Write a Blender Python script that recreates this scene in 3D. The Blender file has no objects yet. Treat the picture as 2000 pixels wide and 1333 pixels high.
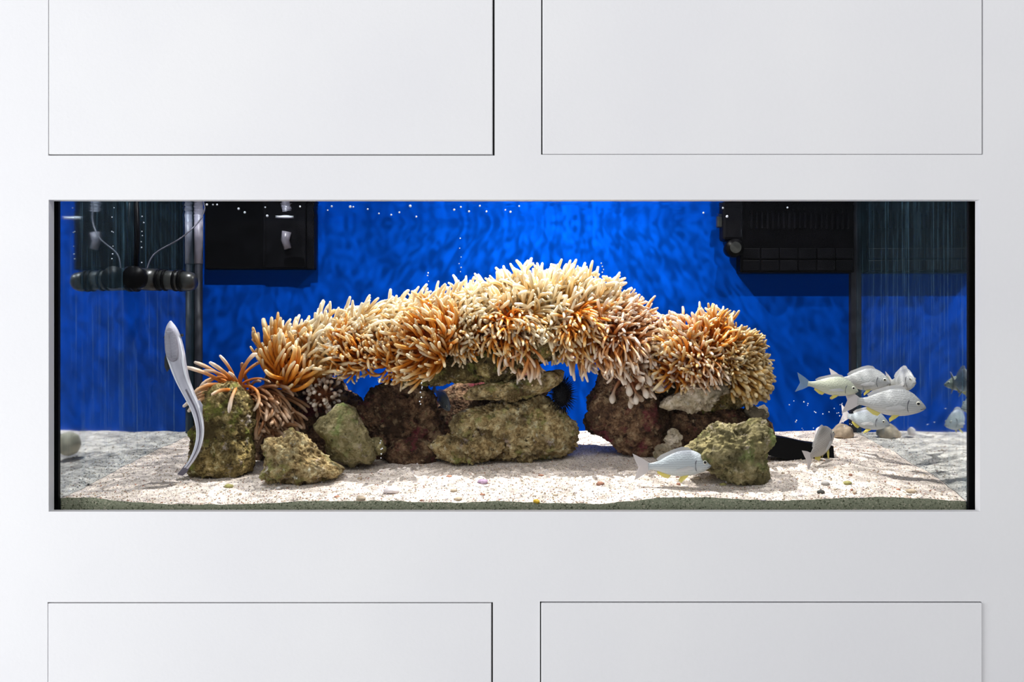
import bpy, bmesh, math, random
from mathutils import Vector, Matrix, Euler, noise

# ------------------------------------------------------------------ camera
D = 1.70          # camera to wall face (m); wall face is y = 0, depth into the tank is +y
CZ = 1.40         # camera height
VX = 1050.0       # pixel column of the optical axis
VY = 666.5
CX = (VX - 1000.0) / 1000.0
scene = bpy.context.scene
C = scene.collection
cam_d = bpy.data.cameras.new('camera')
cam = bpy.data.objects.new('camera', cam_d)
C.objects.link(cam)
cam.location = (CX, -D, CZ)
cam.rotation_euler = (math.pi / 2, 0, 0)
cam_d.sensor_width = 36.0
cam_d.lens = 36.0 * D / 2.0
cam_d.shift_x = -(VX - 1000.0) / 2000.0
cam_d.clip_start = 0.02
scene.camera = cam

# ------------------------------------------------------------------ world, lights, exposure
world = bpy.data.worlds.new('room_ambient')
scene.world = world
world.use_nodes = True
bg = world.node_tree.nodes['Background']
bg.inputs['Color'].default_value = (0.93, 0.95, 1.0, 1)
bg.inputs['Strength'].default_value = 0.40


def area(name, loc, target, sx, sy, power, col):
    l = bpy.data.lights.new(name, 'AREA')
    l.shape = 'RECTANGLE'
    l.size, l.size_y, l.energy, l.color = sx, sy, power, col
    o = bpy.data.objects.new(name, l)
    C.objects.link(o)
    o.location = loc
    o.rotation_euler = (Vector(target) - Vector(loc)).to_track_quat('-Z', 'Y').to_euler()
    return o


area('daylight_from_left', (-4.4, -1.9, 1.15), (0.6, 0, 1.1), 2.2, 2.2, 192, (0.96, 0.975, 1.0))
area('overhead_fill', (0.9, -2.2, 4.2), (0.6, 0, 1.0), 4.5, 1.0, 55, (1.0, 0.985, 0.98))  # added unseen fill from above, brightens the wall


def hood_spot(name, loc, target, power, angle, blend, col, radius, ripple):
    l = bpy.data.lights.new(name, 'SPOT')
    l.energy, l.color, l.spot_size, l.spot_blend = power, col, math.radians(angle), blend
    l.shadow_soft_size = radius
    o = bpy.data.objects.new(name, l)
    C.objects.link(o)
    o.location = loc
    o.rotation_euler = (Vector(target) - Vector(loc)).to_track_quat('-Z', 'Y').to_euler()
    if ripple:      # moving water breaks the lamp's beam into a ripple pattern
        l.use_nodes = True
        nt = l.node_tree
        em = nt.nodes['Emission']
        tc = nt.nodes.new('ShaderNodeNewGeometry')
        mp = nt.nodes.new('ShaderNodeMapping')
        mp.inputs['Scale'].default_value = (7, 7, 7)
        nz = nt.nodes.new('ShaderNodeTexNoise')
        nz.inputs['Scale'].default_value = 5.5
        nz.inputs['Detail'].default_value = 1.5
        nz.inputs['Distortion'].default_value = 1.2
        rp = nt.nodes.new('ShaderNodeMapRange')
        rp.inputs['From Min'].default_value = 0.40
        rp.inputs['From Max'].default_value = 0.68
        rp.inputs['To Min'].default_value = 0.50
        rp.inputs['To Max'].default_value = 2.0
        nt.links.new(tc.outputs['Incoming'], mp.inputs['Vector'])
        nt.links.new(mp.outputs['Vector'], nz.inputs['Vector'])
        nt.links.new(nz.outputs['Fac'], rp.inputs['Value'])
        nt.links.new(rp.outputs['Result'], em.inputs['Strength'])
    return o


hood_spot('hood_lamp_centre', (0.10, 0.33, CZ + 0.80), (0.10, 0.33, CZ), 84, 120, 0.9, (1.0, 0.975, 0.93), 0.004, True)
hood_spot('hood_lamp_right', (0.66, 0.16, CZ + 0.85), (0.62, 0.42, CZ), 25, 110, 1.0, (1.0, 0.97, 0.95), 0.005, True)
hood_spot('hood_lamp_left', (-0.62, 0.16, CZ + 0.85), (-0.64, 0.44, CZ), 31, 110, 1.0, (0.97, 0.98, 1.0), 0.005, True)

vs = scene.view_settings
vs.view_transform = 'Standard'
vs.look = 'None'
vs.exposure = 0.0
vs.gamma = 1.0
vs.use_curve_mapping = False
scene.cycles.max_bounces = 8
scene.cycles.transparent_max_bounces = 16
scene.cycles.caustics_reflective = False
scene.cycles.caustics_refractive = False

random.seed(7)


# ------------------------------------------------------------------ helpers
def P(px, py, y):
    s = (D + y) / D
    return Vector((CX + (px - VX) / 1000.0 * s, y, CZ + (VY - py) / 1000.0 * s))


def S(n, y):                      # n pixels, in metres, at depth y
    return n / 1000.0 * (D + y) / D


def tag(o, label=None, cat=None, group=None, kind=None):
    if label: o['label'] = label
    if cat: o['category'] = cat
    if group: o['group'] = group
    if kind: o['kind'] = kind
    return o


def thing(name, loc, label, cat, group=None, kind=None):
    o = bpy.data.objects.new(name, None)
    o.empty_display_size = 0.02
    C.objects.link(o)
    o.location = loc
    return tag(o, label, cat, group, kind)


def link(name, me, mat=None, parent=None, loc=None):
    o = bpy.data.objects.new(name, me)
    C.objects.link(o)
    if mat is not None and len(me.materials) == 0:
        me.materials.append(mat)
    if parent is not None:
        o.parent = parent
    if loc is not None:
        o.location = loc
    return o


def mesh(name, verts, faces, smooth=True):
    me = bpy.data.meshes.new(name)
    me.from_pydata([tuple(v) for v in verts], [], faces)
    if smooth:
        me.polygons.foreach_set('use_smooth', [True] * len(me.polygons))
    me.update()
    return me


def bm_mesh(name, bm, smooth=False):
    bmesh.ops.recalc_face_normals(bm, faces=bm.faces[:])
    me = bpy.data.meshes.new(name)
    bm.to_mesh(me)
    bm.free()
    if smooth:
        me.polygons.foreach_set('use_smooth', [True] * len(me.polygons))
    return me


def add_box(bm, x0, x1, y0, y1, z0, z1, bevel=0.0):
    r = bmesh.ops.create_cube(bm, size=1.0)
    vs_ = r['verts']
    for v in vs_:
        v.co = Vector(((x0 + x1) / 2 + v.co.x * (x1 - x0), (y0 + y1) / 2 + v.co.y * (y1 - y0), (z0 + z1) / 2 + v.co.z * (z1 - z0)))
    if bevel > 0:
        es = list({e for v in vs_ for e in v.link_edges})
        bmesh.ops.bevel(bm, geom=es, offset=bevel, segments=2, affect='EDGES', profile=0.5)


def box(name, x0, x1, y0, y1, z0, z1, mat, parent=None, bevel=0.0):
    """box in world coordinates; parent is an Empty whose location is removed"""
    bm = bmesh.new()
    o = parent.location if parent is not None else Vector((0, 0, 0))
    add_box(bm, x0 - o.x, x1 - o.x, y0 - o.y, y1 - o.y, z0 - o.z, z1 - o.z, bevel)
    return link(name, bm_mesh(name, bm), mat, parent)


def frame_axes(d, hint):
    z = d.normalized()
    x = hint - z * hint.dot(z)
    if x.length < 1e-4:
        x = z.orthogonal()
    x.normalize()
    y = z.cross(x)
    m = Matrix((x, y, z)).transposed()
    return m


def tube_mesh(name, pts, radii, sides=8, hint=Vector((0, 1, 0)), flat=1.0, cap=True):
    """loft of rings along pts; flat scales the ring along the hint axis"""
    verts, faces = [], []
    n = len(pts)
    for i, p in enumerate(pts):
        t = (pts[min(i + 1, n - 1)] - pts[max(i - 1, 0)])
        m = frame_axes(t, hint)
        for k in range(sides):
            a = 2 * math.pi * k / sides
            verts.append(p + m @ Vector((math.cos(a) * radii[i] * flat, math.sin(a) * radii[i], 0)))
    for i in range(n - 1):
        for k in range(sides):
            a, b = i * sides + k, i * sides + (k + 1) % sides
            faces.append((a, b, b + sides, a + sides))
    if cap:
        faces.append(tuple(range(sides - 1, -1, -1)))
        faces.append(tuple(range((n - 1) * sides, n * sides)))
    return mesh(name, verts, faces)


def catmull(pts, n):
    """sample n points along a Catmull-Rom spline through pts (tuples/Vectors of any size)"""
    out = []
    m = len(pts)
    for i in range(n):
        t = i / (n - 1) * (m - 1)
        k = min(int(t), m - 2)
        f = t - k
        p0, p1, p2, p3 = pts[max(k - 1, 0)], pts[k], pts[k + 1], pts[min(k + 2, m - 1)]
        out.append(tuple(0.5 * ((2 * b) + (c - a) * f + (2 * a - 5 * b + 4 * c - d) * f * f + (3 * b - a - 3 * c + d) * f ** 3)
                         for a, b, c, d in zip(p0, p1, p2, p3)))
    return out


# ------------------------------------------------------------------ materials
def new_mat(name):
    m = bpy.data.materials.new(name)
    m.use_nodes = True
    nt = m.node_tree
    return m, nt, nt.nodes['Principled BSDF']


def nd(nt, t, **kw):
    n = nt.nodes.new(t)
    for k, v in kw.items():
        n.inputs[k].default_value = v
    return n


def ramp(nt, stops):
    r = nt.nodes.new('ShaderNodeValToRGB')
    el = r.color_ramp.elements
    while len(el) < len(stops):
        el.new(0.5)
    for e, (p, c) in zip(el, stops):
        e.position = p
        e.color = (c[0], c[1], c[2], 1)
    return r


def plain(name, col, rough=0.5, spec=0.5, metal=0.0, var=0.0, scale=20.0):
    m, nt, b = new_mat(name)
    b.inputs['Roughness'].default_value = rough
    b.inputs['Specular IOR Level'].default_value = spec
    b.inputs['Metallic'].default_value = metal
    if var > 0:
        tc = nt.nodes.new('ShaderNodeTexCoord')
        nz = nd(nt, 'ShaderNodeTexNoise', Scale=scale, Detail=4.0)
        nt.links.new(tc.outputs['Object'], nz.inputs['Vector'])
        r = ramp(nt, [(0.3, [c * (1 - var) for c in col]), (0.7, [min(1, c * (1 + var)) for c in col])])
        nt.links.new(nz.outputs['Fac'], r.inputs['Fac'])
        nt.links.new(r.outputs['Color'], b.inputs['Base Color'])
    else:
        b.inputs['Base Color'].default_value = (*col, 1)
    return m


def mat_paint():
    m, nt, b = new_mat('white_wall_paint')
    b.inputs['Roughness'].default_value = 0.6
    b.inputs['Specular IOR Level'].default_value = 0.25
    tc = nt.nodes.new('ShaderNodeTexCoord')
    nz = nd(nt, 'ShaderNodeTexNoise', Scale=2.2, Detail=3.0)
    nt.links.new(tc.outputs['Object'], nz.inputs['Vector'])
    r = ramp(nt, [(0.35, (0.80, 0.80, 0.815)), (0.65, (0.835, 0.835, 0.84))])
    nt.links.new(nz.outputs['Fac'], r.inputs['Fac'])
    nt.links.new(r.outputs['Color'], b.inputs['Base Color'])
    n2 = nd(nt, 'ShaderNodeTexNoise', Scale=140.0, Detail=3.0)
    nt.links.new(tc.outputs['Object'], n2.inputs['Vector'])
    bp = nd(nt, 'ShaderNodeBump', Strength=0.12, Distance=0.002)
    nt.links.new(n2.outputs['Fac'], bp.inputs['Height'])
    nt.links.new(bp.outputs['Normal'], b.inputs['Normal'])
    return m


def mat_rock(name, stops, spots=None, bump=0.5):
    m, nt, b = new_mat(name)
    b.inputs['Roughness'].default_value = 0.9
    b.inputs['Specular IOR Level'].default_value = 0.15
    tc = nt.nodes.new('ShaderNodeTexCoord')
    oi = nt.nodes.new('ShaderNodeObjectInfo')
    ad = nt.nodes.new('ShaderNodeVectorMath')
    ad.operation = 'ADD'
    sc_ = nt.nodes.new('ShaderNodeMath')
    sc_.operation = 'MULTIPLY'
    sc_.inputs[1].default_value = 7.0
    nt.links.new(oi.outputs['Random'], sc_.inputs[0])
    nt.links.new(tc.outputs['Object'], ad.inputs[0])
    nt.links.new(sc_.outputs[0], ad.inputs[1])
    n1 = nd(nt, 'ShaderNodeTexNoise', Scale=42.0, Detail=9.0, Roughness=0.8)
    nt.links.new(ad.outputs[0], n1.inputs['Vector'])
    r = ramp(nt, stops)
    nt.links.new(n1.outputs['Fac'], r.inputs['Fac'])
    col = r.outputs['Color']
    if spots:
        for (sc, lo, c) in [(11, 0.50, [k * 0.42 for k in stops[1][1]]), *spots, (75, 0.57, [k * 0.6 for k in stops[0][1]]), (55, 0.62, [min(0.75, k * 1.15) for k in stops[3][1]])]:
            n2 = nd(nt, 'ShaderNodeTexNoise', Scale=sc, Detail=5.0, Roughness=0.65)
            nt.links.new(ad.outputs[0], n2.inputs['Vector'])
            mr = nd(nt, 'ShaderNodeMapRange')
            mr.inputs['From Min'].default_value = lo
            mr.inputs['From Max'].default_value = lo + 0.12
            nt.links.new(n2.outputs['Fac'], mr.inputs['Value'])
            mx = nt.nodes.new('ShaderNodeMixRGB')
            mx.inputs[2].default_value = (*c, 1)
            nt.links.new(mr.outputs['Result'], mx.inputs[0])
            nt.links.new(col, mx.inputs[1])
            col = mx.outputs[0]
    nt.links.new(col, b.inputs['Base Color'])
    n3 = nd(nt, 'ShaderNodeTexNoise', Scale=130.0, Detail=6.0, Roughness=0.75)
    nt.links.new(ad.outputs[0], n3.inputs['Vector'])
    v = nd(nt, 'ShaderNodeTexVoronoi', Scale=150.0)
    nt.links.new(ad.outputs[0], v.inputs['Vector'])
    mm = nt.nodes.new('ShaderNodeMath')
    mm.operation = 'ADD'
    nt.links.new(n3.outputs['Fac'], mm.inputs[0])
    nt.links.new(v.outputs['Distance'], mm.inputs[1])
    bp = nd(nt, 'ShaderNodeBump', Strength=min(1.0, bump * 1.6), Distance=0.008)
    nt.links.new(mm.outputs[0], bp.inputs['Height'])
    nt.links.new(bp.outputs['Normal'], b.inputs['Normal'])
    return m


def mat_sand(name, base, dark, spots):
    m, nt, b = new_mat(name)
    b.inputs['Roughness'].default_value = 0.95
    b.inputs['Specular IOR Level'].default_value = 0.1
    tc = nt.nodes.new('ShaderNodeTexCoord')
    v = nd(nt, 'ShaderNodeTexVoronoi', Scale=420.0)
    nt.links.new(tc.outputs['Object'], v.inputs['Vector'])
    sp = nt.nodes.new('ShaderNodeSeparateColor')
    nt.links.new(v.outputs['Color'], sp.inputs[0])
    r = ramp(nt, [(0.0, dark), (0.10, [0.5 * a + 0.5 * c for a, c in zip(dark, base)]), (0.22, base), (0.8, base), (1.0, spots)])
    nt.links.new(sp.outputs[0], r.inputs['Fac'])
    nt.links.new(r.outputs['Color'], b.inputs['Base Color'])
    n3 = nd(nt, 'ShaderNodeTexNoise', Scale=260.0, Detail=4.0)
    nt.links.new(tc.outputs['Object'], n3.inputs['Vector'])
    bp = nd(nt, 'ShaderNodeBump', Strength=0.6, Distance=0.004)
    nt.links.new(n3.outputs['Fac'], bp.inputs['Height'])
    nt.links.new(bp.outputs['Normal'], b.inputs['Normal'])
    return m


def mat_tentacle(name, stops, var=0.25):
    """colour runs along the tentacle: base at local z = 0, tip at z ~ 1"""
    m, nt, b = new_mat(name)
    b.inputs['Roughness'].default_value = 0.45
    b.inputs['Specular IOR Level'].default_value = 0.3
    tc = nt.nodes.new('ShaderNodeTexCoord')
    at = nt.nodes.new('ShaderNodeAttribute')
    at.attribute_name = 'along'
    oi = nt.nodes.new('ShaderNodeObjectInfo')
    mr = nd(nt, 'ShaderNodeMapRange')
    mr.inputs['To Min'].default_value = -0.16
    mr.inputs['To Max'].default_value = 0.16
    nt.links.new(oi.outputs['Random'], mr.inputs['Value'])
    ad = nt.nodes.new('ShaderNodeMath')
    ad.operation = 'ADD'
    nt.links.new(at.outputs['Fac'], ad.inputs[0])
    nt.links.new(mr.outputs['Result'], ad.inputs[1])
    r = ramp(nt, stops)
    nt.links.new(ad.outputs[0], r.inputs['Fac'])
    nt.links.new(r.outputs['Color'], b.inputs['Base Color'])
    tr = nt.nodes.new('ShaderNodeBsdfTranslucent')
    nt.links.new(r.outputs['Color'], tr.inputs['Color'])
    mx = nt.nodes.new('ShaderNodeMixShader')
    mx.inputs[0].default_value = 0.3
    nt.links.new(b.outputs[0], mx.inputs[1])
    nt.links.new(tr.outputs[0], mx.inputs[2])
    nt.links.new(mx.outputs[0], nt.nodes['Material Output'].inputs['Surface'])
    return m


def mat_front_glass():
    """thin clear pane: straight-through with a faint Fresnel reflection"""
    m, nt, b = new_mat('clear_front_glass')
    nt.nodes.remove(b)
    t = nt.nodes.new('ShaderNodeBsdfTransparent')
    t.inputs['Color'].default_value = (0.985, 0.99, 0.99, 1)
    g = nt.nodes.new('ShaderNodeBsdfGlossy')
    g.inputs['Roughness'].default_value = 0.0
    fr = nd(nt, 'ShaderNodeFresnel', IOR=1.12)
    mx = nt.nodes.new('ShaderNodeMixShader')
    nt.links.new(fr.outputs[0], mx.inputs[0])
    nt.links.new(t.outputs[0], mx.inputs[1])
    nt.links.new(g.outputs[0], mx.inputs[2])
    nt.links.new(mx.outputs[0], nt.nodes['Material Output'].inputs['Surface'])
    return m


def mat_side_glass():
    """side pane seen through water: total internal reflection, with a film of algae and wipe streaks"""
    m, nt, b = new_mat('side_glass_mirroring')
    b.inputs['Base Color'].default_value = (0.12, 0.28, 0.40, 1)
    b.inputs['Roughness'].default_value = 0.8
    g = nt.nodes.new('ShaderNodeBsdfGlossy')
    g.inputs['Color'].default_value = (0.74, 0.82, 0.86, 1)
    g.inputs['Roughness'].default_value = 0.05
    tc = nt.nodes.new('ShaderNodeTexCoord')
    mp = nt.nodes.new('ShaderNodeMapping')
    mp.inputs['Scale'].default_value = (60, 60, 1.0)
    nz = nd(nt, 'ShaderNodeTexNoise', Scale=2.0, Detail=5.0, Roughness=0.7)
    nt.links.new(tc.outputs['Object'], mp.inputs['Vector'])
    nt.links.new(mp.outputs['Vector'], nz.inputs['Vector'])
    mr = nd(nt, 'ShaderNodeMapRange')
    mr.inputs['From Min'].default_value = 0.52
    mr.inputs['From Max'].default_value = 0.82
    mr.inputs['To Min'].default_value = 0.04
    mr.inputs['To Max'].default_value = 0.42
    nt.links.new(nz.outputs['Fac'], mr.inputs['Value'])
    mx = nt.nodes.new('ShaderNodeMixShader')
    nt.links.new(mr.outputs['Result'], mx.inputs[0])
    nt.links.new(g.outputs[0], mx.inputs[1])
    nt.links.new(b.outputs[0], mx.inputs[2])
    nt.links.new(mx.outputs[0], nt.nodes['Material Output'].inputs['Surface'])
    return m


def mat_water():
    """water surface: mirror at a shallow angle from below, clear to light from above"""
    m, nt, b = new_mat('water_surface')
    nt.nodes.remove(b)
    t = nt.nodes.new('ShaderNodeBsdfTransparent')
    g = nt.nodes.new('ShaderNodeBsdfGlossy')
    g.inputs['Roughness'].default_value = 0.04
    g.inputs['Color'].default_value = (0.88, 0.93, 0.97, 1)
    lw = nd(nt, 'ShaderNodeLayerWeight', Blend=0.5)
    mr = nd(nt, 'ShaderNodeMapRange')
    mr.inputs['From Min'].default_value = 0.45
    mr.inputs['From Max'].default_value = 0.75
    nt.links.new(lw.outputs['Facing'], mr.inputs['Value'])
    tc = nt.nodes.new('ShaderNodeTexCoord')
    nz = nd(nt, 'ShaderNodeTexNoise', Scale=16.0, Detail=2.0)
    nt.links.new(tc.outputs['Object'], nz.inputs['Vector'])
    bp = nd(nt, 'ShaderNodeBump', Strength=0.12, Distance=0.02)
    nt.links.new(nz.outputs['Fac'], bp.inputs['Height'])
    nt.links.new(bp.outputs['Normal'], g.inputs['Normal'])
    mx = nt.nodes.new('ShaderNodeMixShader')
    nt.links.new(mr.outputs['Result'], mx.inputs[0])
    nt.links.new(t.outputs[0], mx.inputs[1])
    nt.links.new(g.outputs[0], mx.inputs[2])
    nt.links.new(mx.outputs[0], nt.nodes['Material Output'].inputs['Surface'])
    return m


def mat_fish(name, back, side, belly):
    m, nt, b = new_mat(name)
    b.inputs['Roughness'].default_value = 0.40
    b.inputs['Specular IOR Level'].default_value = 0.55
    tc = nt.nodes.new('ShaderNodeTexCoord')
    sx = nt.nodes.new('ShaderNodeSeparateXYZ')
    nt.links.new(tc.outputs['Object'], sx.inputs[0])
    mr = nd(nt, 'ShaderNodeMapRange')
    mr.inputs['From Min'].default_value = -0.20
    mr.inputs['From Max'].default_value = 0.26
    nt.links.new(sx.outputs['Z'], mr.inputs['Value'])
    r = ramp(nt, [(0.0, belly), (0.45, side), (0.75, side), (1.0, back)])
    nt.links.new(mr.outputs['Result'], r.inputs['Fac'])
    w = nd(nt, 'ShaderNodeTexWave', Scale=9.0, Distortion=2.0, Detail=2.0)
    w.bands_direction = 'Z'
    nt.links.new(tc.outputs['Object'], w.inputs['Vector'])
    mx = nt.nodes.new('ShaderNodeMixRGB')
    mx.blend_type = 'MULTIPLY'
    mx.inputs[0].default_value = 0.16
    nt.links.new(r.outputs['Color'], mx.inputs[1])
    nt.links.new(w.outputs['Color'], mx.inputs[2])
    nt.links.new(mx.outputs[0], b.inputs['Base Color'])
    v = nd(nt, 'ShaderNodeTexVoronoi', Scale=38.0)
    nt.links.new(tc.outputs['Object'], v.inputs['Vector'])
    bp = nd(nt, 'ShaderNodeBump', Strength=0.12, Distance=0.01)
    nt.links.new(v.outputs['Distance'], bp.inputs['Height'])
    nt.links.new(bp.outputs['Normal'], b.inputs['Normal'])
    return m


def mat_fin(name, col, alpha):
    m, nt, b = new_mat(name)
    b.inputs['Base Color'].default_value = (*col, 1)
    b.inputs['Roughness'].default_value = 0.5
    b.inputs['Alpha'].default_value = alpha
    return m


M = {}
M['paint'] = mat_paint()
M['gap'] = plain('dark_gap', (0.03, 0.03, 0.03), 0.9)
M['floor'] = plain('grey_floor', (0.62, 0.61, 0.60), 0.5, var=0.06, scale=6)
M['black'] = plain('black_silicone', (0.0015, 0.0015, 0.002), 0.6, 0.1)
M['corner'] = plain('dark_corner_seal', (0.012, 0.013, 0.02), 0.5, 0.3)
M['pipe'] = plain('grey_corner_pipe', (0.09, 0.09, 0.11), 0.4, 0.4, var=0.15)
M['plastic'] = plain('black_plastic', (0.0012, 0.0012, 0.0018), 0.4, 0.06, var=0.3, scale=25)
M['plastic2'] = plain('charcoal_plastic', (0.0028, 0.0028, 0.004), 0.4, 0.08)
M['smoke'] = plain('algae_dulled_black_plastic', (0.018, 0.019, 0.017), 0.35, 0.5, var=0.5, scale=60)
M['blue'] = plain('blue_back_panel', (0.0, 0.040, 0.325), 0.7, 0.03, var=0.05, scale=3)
_nt = M['blue'].node_tree
_df = _nt.nodes.new('ShaderNodeBsdfDiffuse')
_nt.links.new(_nt.nodes['Principled BSDF'].inputs['Base Color'].links[0].from_socket, _df.inputs['Color'])
_nt.links.new(_df.outputs[0], _nt.nodes['Material Output'].inputs['Surface'])
M['glass'] = mat_front_glass()
M['side'] = mat_side_glass()
M['water'] = mat_water()
M['sand'] = mat_sand('coral_sand', (0.74, 0.66, 0.58), (0.13, 0.09, 0.075), (0.52, 0.42, 0.42))
M['algae_sand'] = mat_sand('algae_stained_sand', (0.34, 0.36, 0.25), (0.08, 0.09, 0.05), (0.60, 0.56, 0.42))
olive = [(0.36, (0.030, 0.022, 0.010)), (0.46, (0.192, 0.138, 0.048)), (0.54, (0.408, 0.306, 0.114)), (0.66, (0.720, 0.600, 0.348))]
M['rock_olive'] = mat_rock('olive_live_rock', olive, [(20, 0.53, (0.22, 0.24, 0.05)), (34, 0.60, (0.42, 0.36, 0.33))])
M['rock_tan'] = mat_rock('tan_live_rock', [(0.35, (0.053, 0.033, 0.015)), (0.44, (0.299, 0.202, 0.083)), (0.54, (0.538, 0.419, 0.209)), (0.68, (0.800, 0.777, 0.538))],
                         [(18, 0.55, (0.24, 0.24, 0.07)), (30, 0.60, (0.48, 0.38, 0.34))])
M['rock_brown'] = mat_rock('brown_live_rock', [(0.36, (0.028, 0.016, 0.013)), (0.47, (0.124, 0.066, 0.037)), (0.56, (0.265, 0.155, 0.085)), (0.70, (0.528, 0.389, 0.233))],
                           [(15, 0.55, (0.20, 0.035, 0.05)), (24, 0.58, (0.36, 0.26, 0.15)), (40, 0.61, (0.15, 0.14, 0.06))])
M['rock_green'] = mat_rock('green_encrusted_rock', [(0.30, (0.10, 0.085, 0.035)), (0.46, (0.26, 0.22, 0.10)), (0.60, (0.42, 0.36, 0.20)), (0.75, (0.55, 0.47, 0.33))],
                           [(18, 0.54, (0.20, 0.23, 0.08)), (30, 0.60, (0.50, 0.42, 0.36))], bump=0.45)
M['rock_pale'] = mat_rock('pale_knobby_rock', [(0.30, (0.132, 0.099, 0.055)), (0.45, (0.462, 0.385, 0.264)), (0.6, (0.638, 0.550, 0.440)), (0.75, (0.726, 0.638, 0.572))],
                          [(24, 0.6, (0.22, 0.20, 0.10))], bump=0.3)
T_or = [(0.0, (0.58, 0.13, 0.002)), (0.50, (0.68, 0.22, 0.008)), (0.72, (0.76, 0.36, 0.06)), (0.88, (0.84, 0.60, 0.27)), (1.0, (0.90, 0.78, 0.54))]
T_cr_lit = [(0.0, (0.62, 0.22, 0.015)), (0.28, (0.74, 0.42, 0.09)), (0.58, (0.85, 0.66, 0.34)), (1.0, (0.94, 0.88, 0.72))]  # paler for the upper anemones: lamp brightness put into the colour
T_br = [(0.0, (0.22, 0.07, 0.02)), (0.4, (0.36, 0.14, 0.045)), (0.75, (0.46, 0.24, 0.11)), (1.0, (0.62, 0.44, 0.30))]
T_ol = [(0.0, (0.46, 0.13, 0.008)), (0.45, (0.55, 0.22, 0.025)), (0.75, (0.60, 0.37, 0.10)), (1.0, (0.72, 0.58, 0.34))]
T_pk = [(0.0, (0.52, 0.12, 0.008)), (0.46, (0.62, 0.22, 0.035)), (0.7, (0.74, 0.42, 0.18)), (0.88, (0.84, 0.66, 0.48)), (1.0, (0.90, 0.79, 0.68))]
T_wh = [(0.0, (0.30, 0.09, 0.03)), (0.45, (0.48, 0.24, 0.12)), (0.72, (0.66, 0.50, 0.36)), (1.0, (0.84, 0.76, 0.66))]
TM = {k: mat_tentacle('tentacle_' + k, v) for k, v in
      dict(orange=T_or, cream=T_cr_lit, brown=T_br, olive=T_ol, pink=T_pk, white=T_wh).items()}
M['disc_orange'] = plain('anemone_body_orange', (0.50, 0.13, 0.010), 0.6, 0.2, var=0.25, scale=60)
M['disc_brown'] = plain('anemone_body_brown', (0.20, 0.065, 0.02), 0.6, 0.2, var=0.3, scale=60)
M['fish'] = mat_fish('silver_fish_skin', (0.28, 0.29, 0.30), (0.47, 0.48, 0.48), (0.66, 0.66, 0.63))
M['fish_green'] = mat_fish('greenish_silver_fish_skin', (0.30, 0.35, 0.28), (0.48, 0.50, 0.39), (0.66, 0.66, 0.55))
M['fish_lilac'] = mat_fish('lilac_silver_fish_skin', (0.36, 0.38, 0.44), (0.46, 0.51, 0.54), (0.58, 0.62, 0.62))
M['fish_grey'] = mat_fish('brown_grey_fish_skin', (0.18, 0.165, 0.15), (0.36, 0.335, 0.31), (0.54, 0.52, 0.48))
M['fish_dark'] = mat_fish('dark_fish_skin', (0.10, 0.13, 0.15), (0.20, 0.24, 0.27), (0.40, 0.43, 0.46))
M['fin_yellow'] = mat_fin('yellow_fin', (0.72, 0.62, 0.13), 0.75)
M['fin_clear'] = mat_fin('pale_translucent_fin', (0.62, 0.62, 0.62), 0.62)
M['fin_tail'] = mat_fin('grey_tail_fin', (0.62, 0.58, 0.58), 0.85)
M['fin_faint'] = mat_fin('green_translucent_tail_fin', (0.35, 0.50, 0.50), 0.30)
M['fin_dark'] = mat_fin('dark_fin', (0.02, 0.025, 0.03), 1.0)
M['eye_white'] = plain('eye_white', (0.75, 0.73, 0.62), 0.25, 0.6)
M['eye_black'] = plain('eye_pupil', (0.006, 0.006, 0.008), 0.15, 0.6)
M['gill'] = plain('gill_mark', (0.08, 0.08, 0.10), 0.6)
M['remora'] = plain('remora_skin', (0.46, 0.46, 0.53), 0.45, 0.4, var=0.12, scale=40)
M['remora_edge'] = plain('remora_pale_stripe', (0.78, 0.80, 0.86), 0.45, 0.4)
M['remora_dark'] = plain('remora_dark_stripe', (0.10, 0.09, 0.12), 0.5, 0.3)
M['disc'] = plain('remora_disc', (0.28, 0.27, 0.32), 0.6, 0.3)
M['lamella'] = plain('remora_lamella', (0.44, 0.44, 0.50), 0.6, 0.3)
M['urchin'] = plain('urchin_black', (0.002, 0.002, 0.004), 0.5, 0.12)
M['bubble'] = plain('air_bubble', (0.80, 0.86, 0.95), 0.15, 1.0)
M['foam'] = plain('white_foam', (0.80, 0.82, 0.86), 0.5)
M['shell'] = plain('shell_lilac', (0.46, 0.32, 0.46), 0.5, 0.4, var=0.3, scale=90)
M['shell_white'] = plain('shell_white', (0.72, 0.66, 0.66), 0.5, 0.4, var=0.15, scale=90)
M['peb_yellow'] = plain('pebble_yellow', (0.65, 0.42, 0.03), 0.7, var=0.2, scale=80)
M['peb_green'] = plain('pebble_green', (0.30, 0.28, 0.10), 0.8, var=0.3, scale=80)
M['peb_dark'] = plain('pebble_dark', (0.05, 0.05, 0.045), 0.8, var=0.3, scale=80)
M['peb_tan'] = plain('pebble_tan', (0.45, 0.36, 0.26), 0.85, var=0.3, scale=80)
M['peb_grey'] = plain('pebble_grey', (0.38, 0.36, 0.34), 0.85, var=0.3, scale=80)
M['peb_rust'] = plain('pebble_rust', (0.36, 0.18, 0.12), 0.85, var=0.3, scale=80)
M['pale_stone'] = plain('pale_cream_stone', (0.62, 0.55, 0.40), 0.7, var=0.2, scale=30)
M['cable'] = plain('cable_grey', (0.10, 0.10, 0.13), 0.5)

# ------------------------------------------------------------------ room: floor and panelled wall
WT = 0.019                              # wall thickness = depth of the reveal
XL, XR = -3.2, 3.2
WZ = 2.9


def wx(px): return CX + (px - VX) / 1000.0
def wz(py): return CZ + (VY - py) / 1000.0


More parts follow.
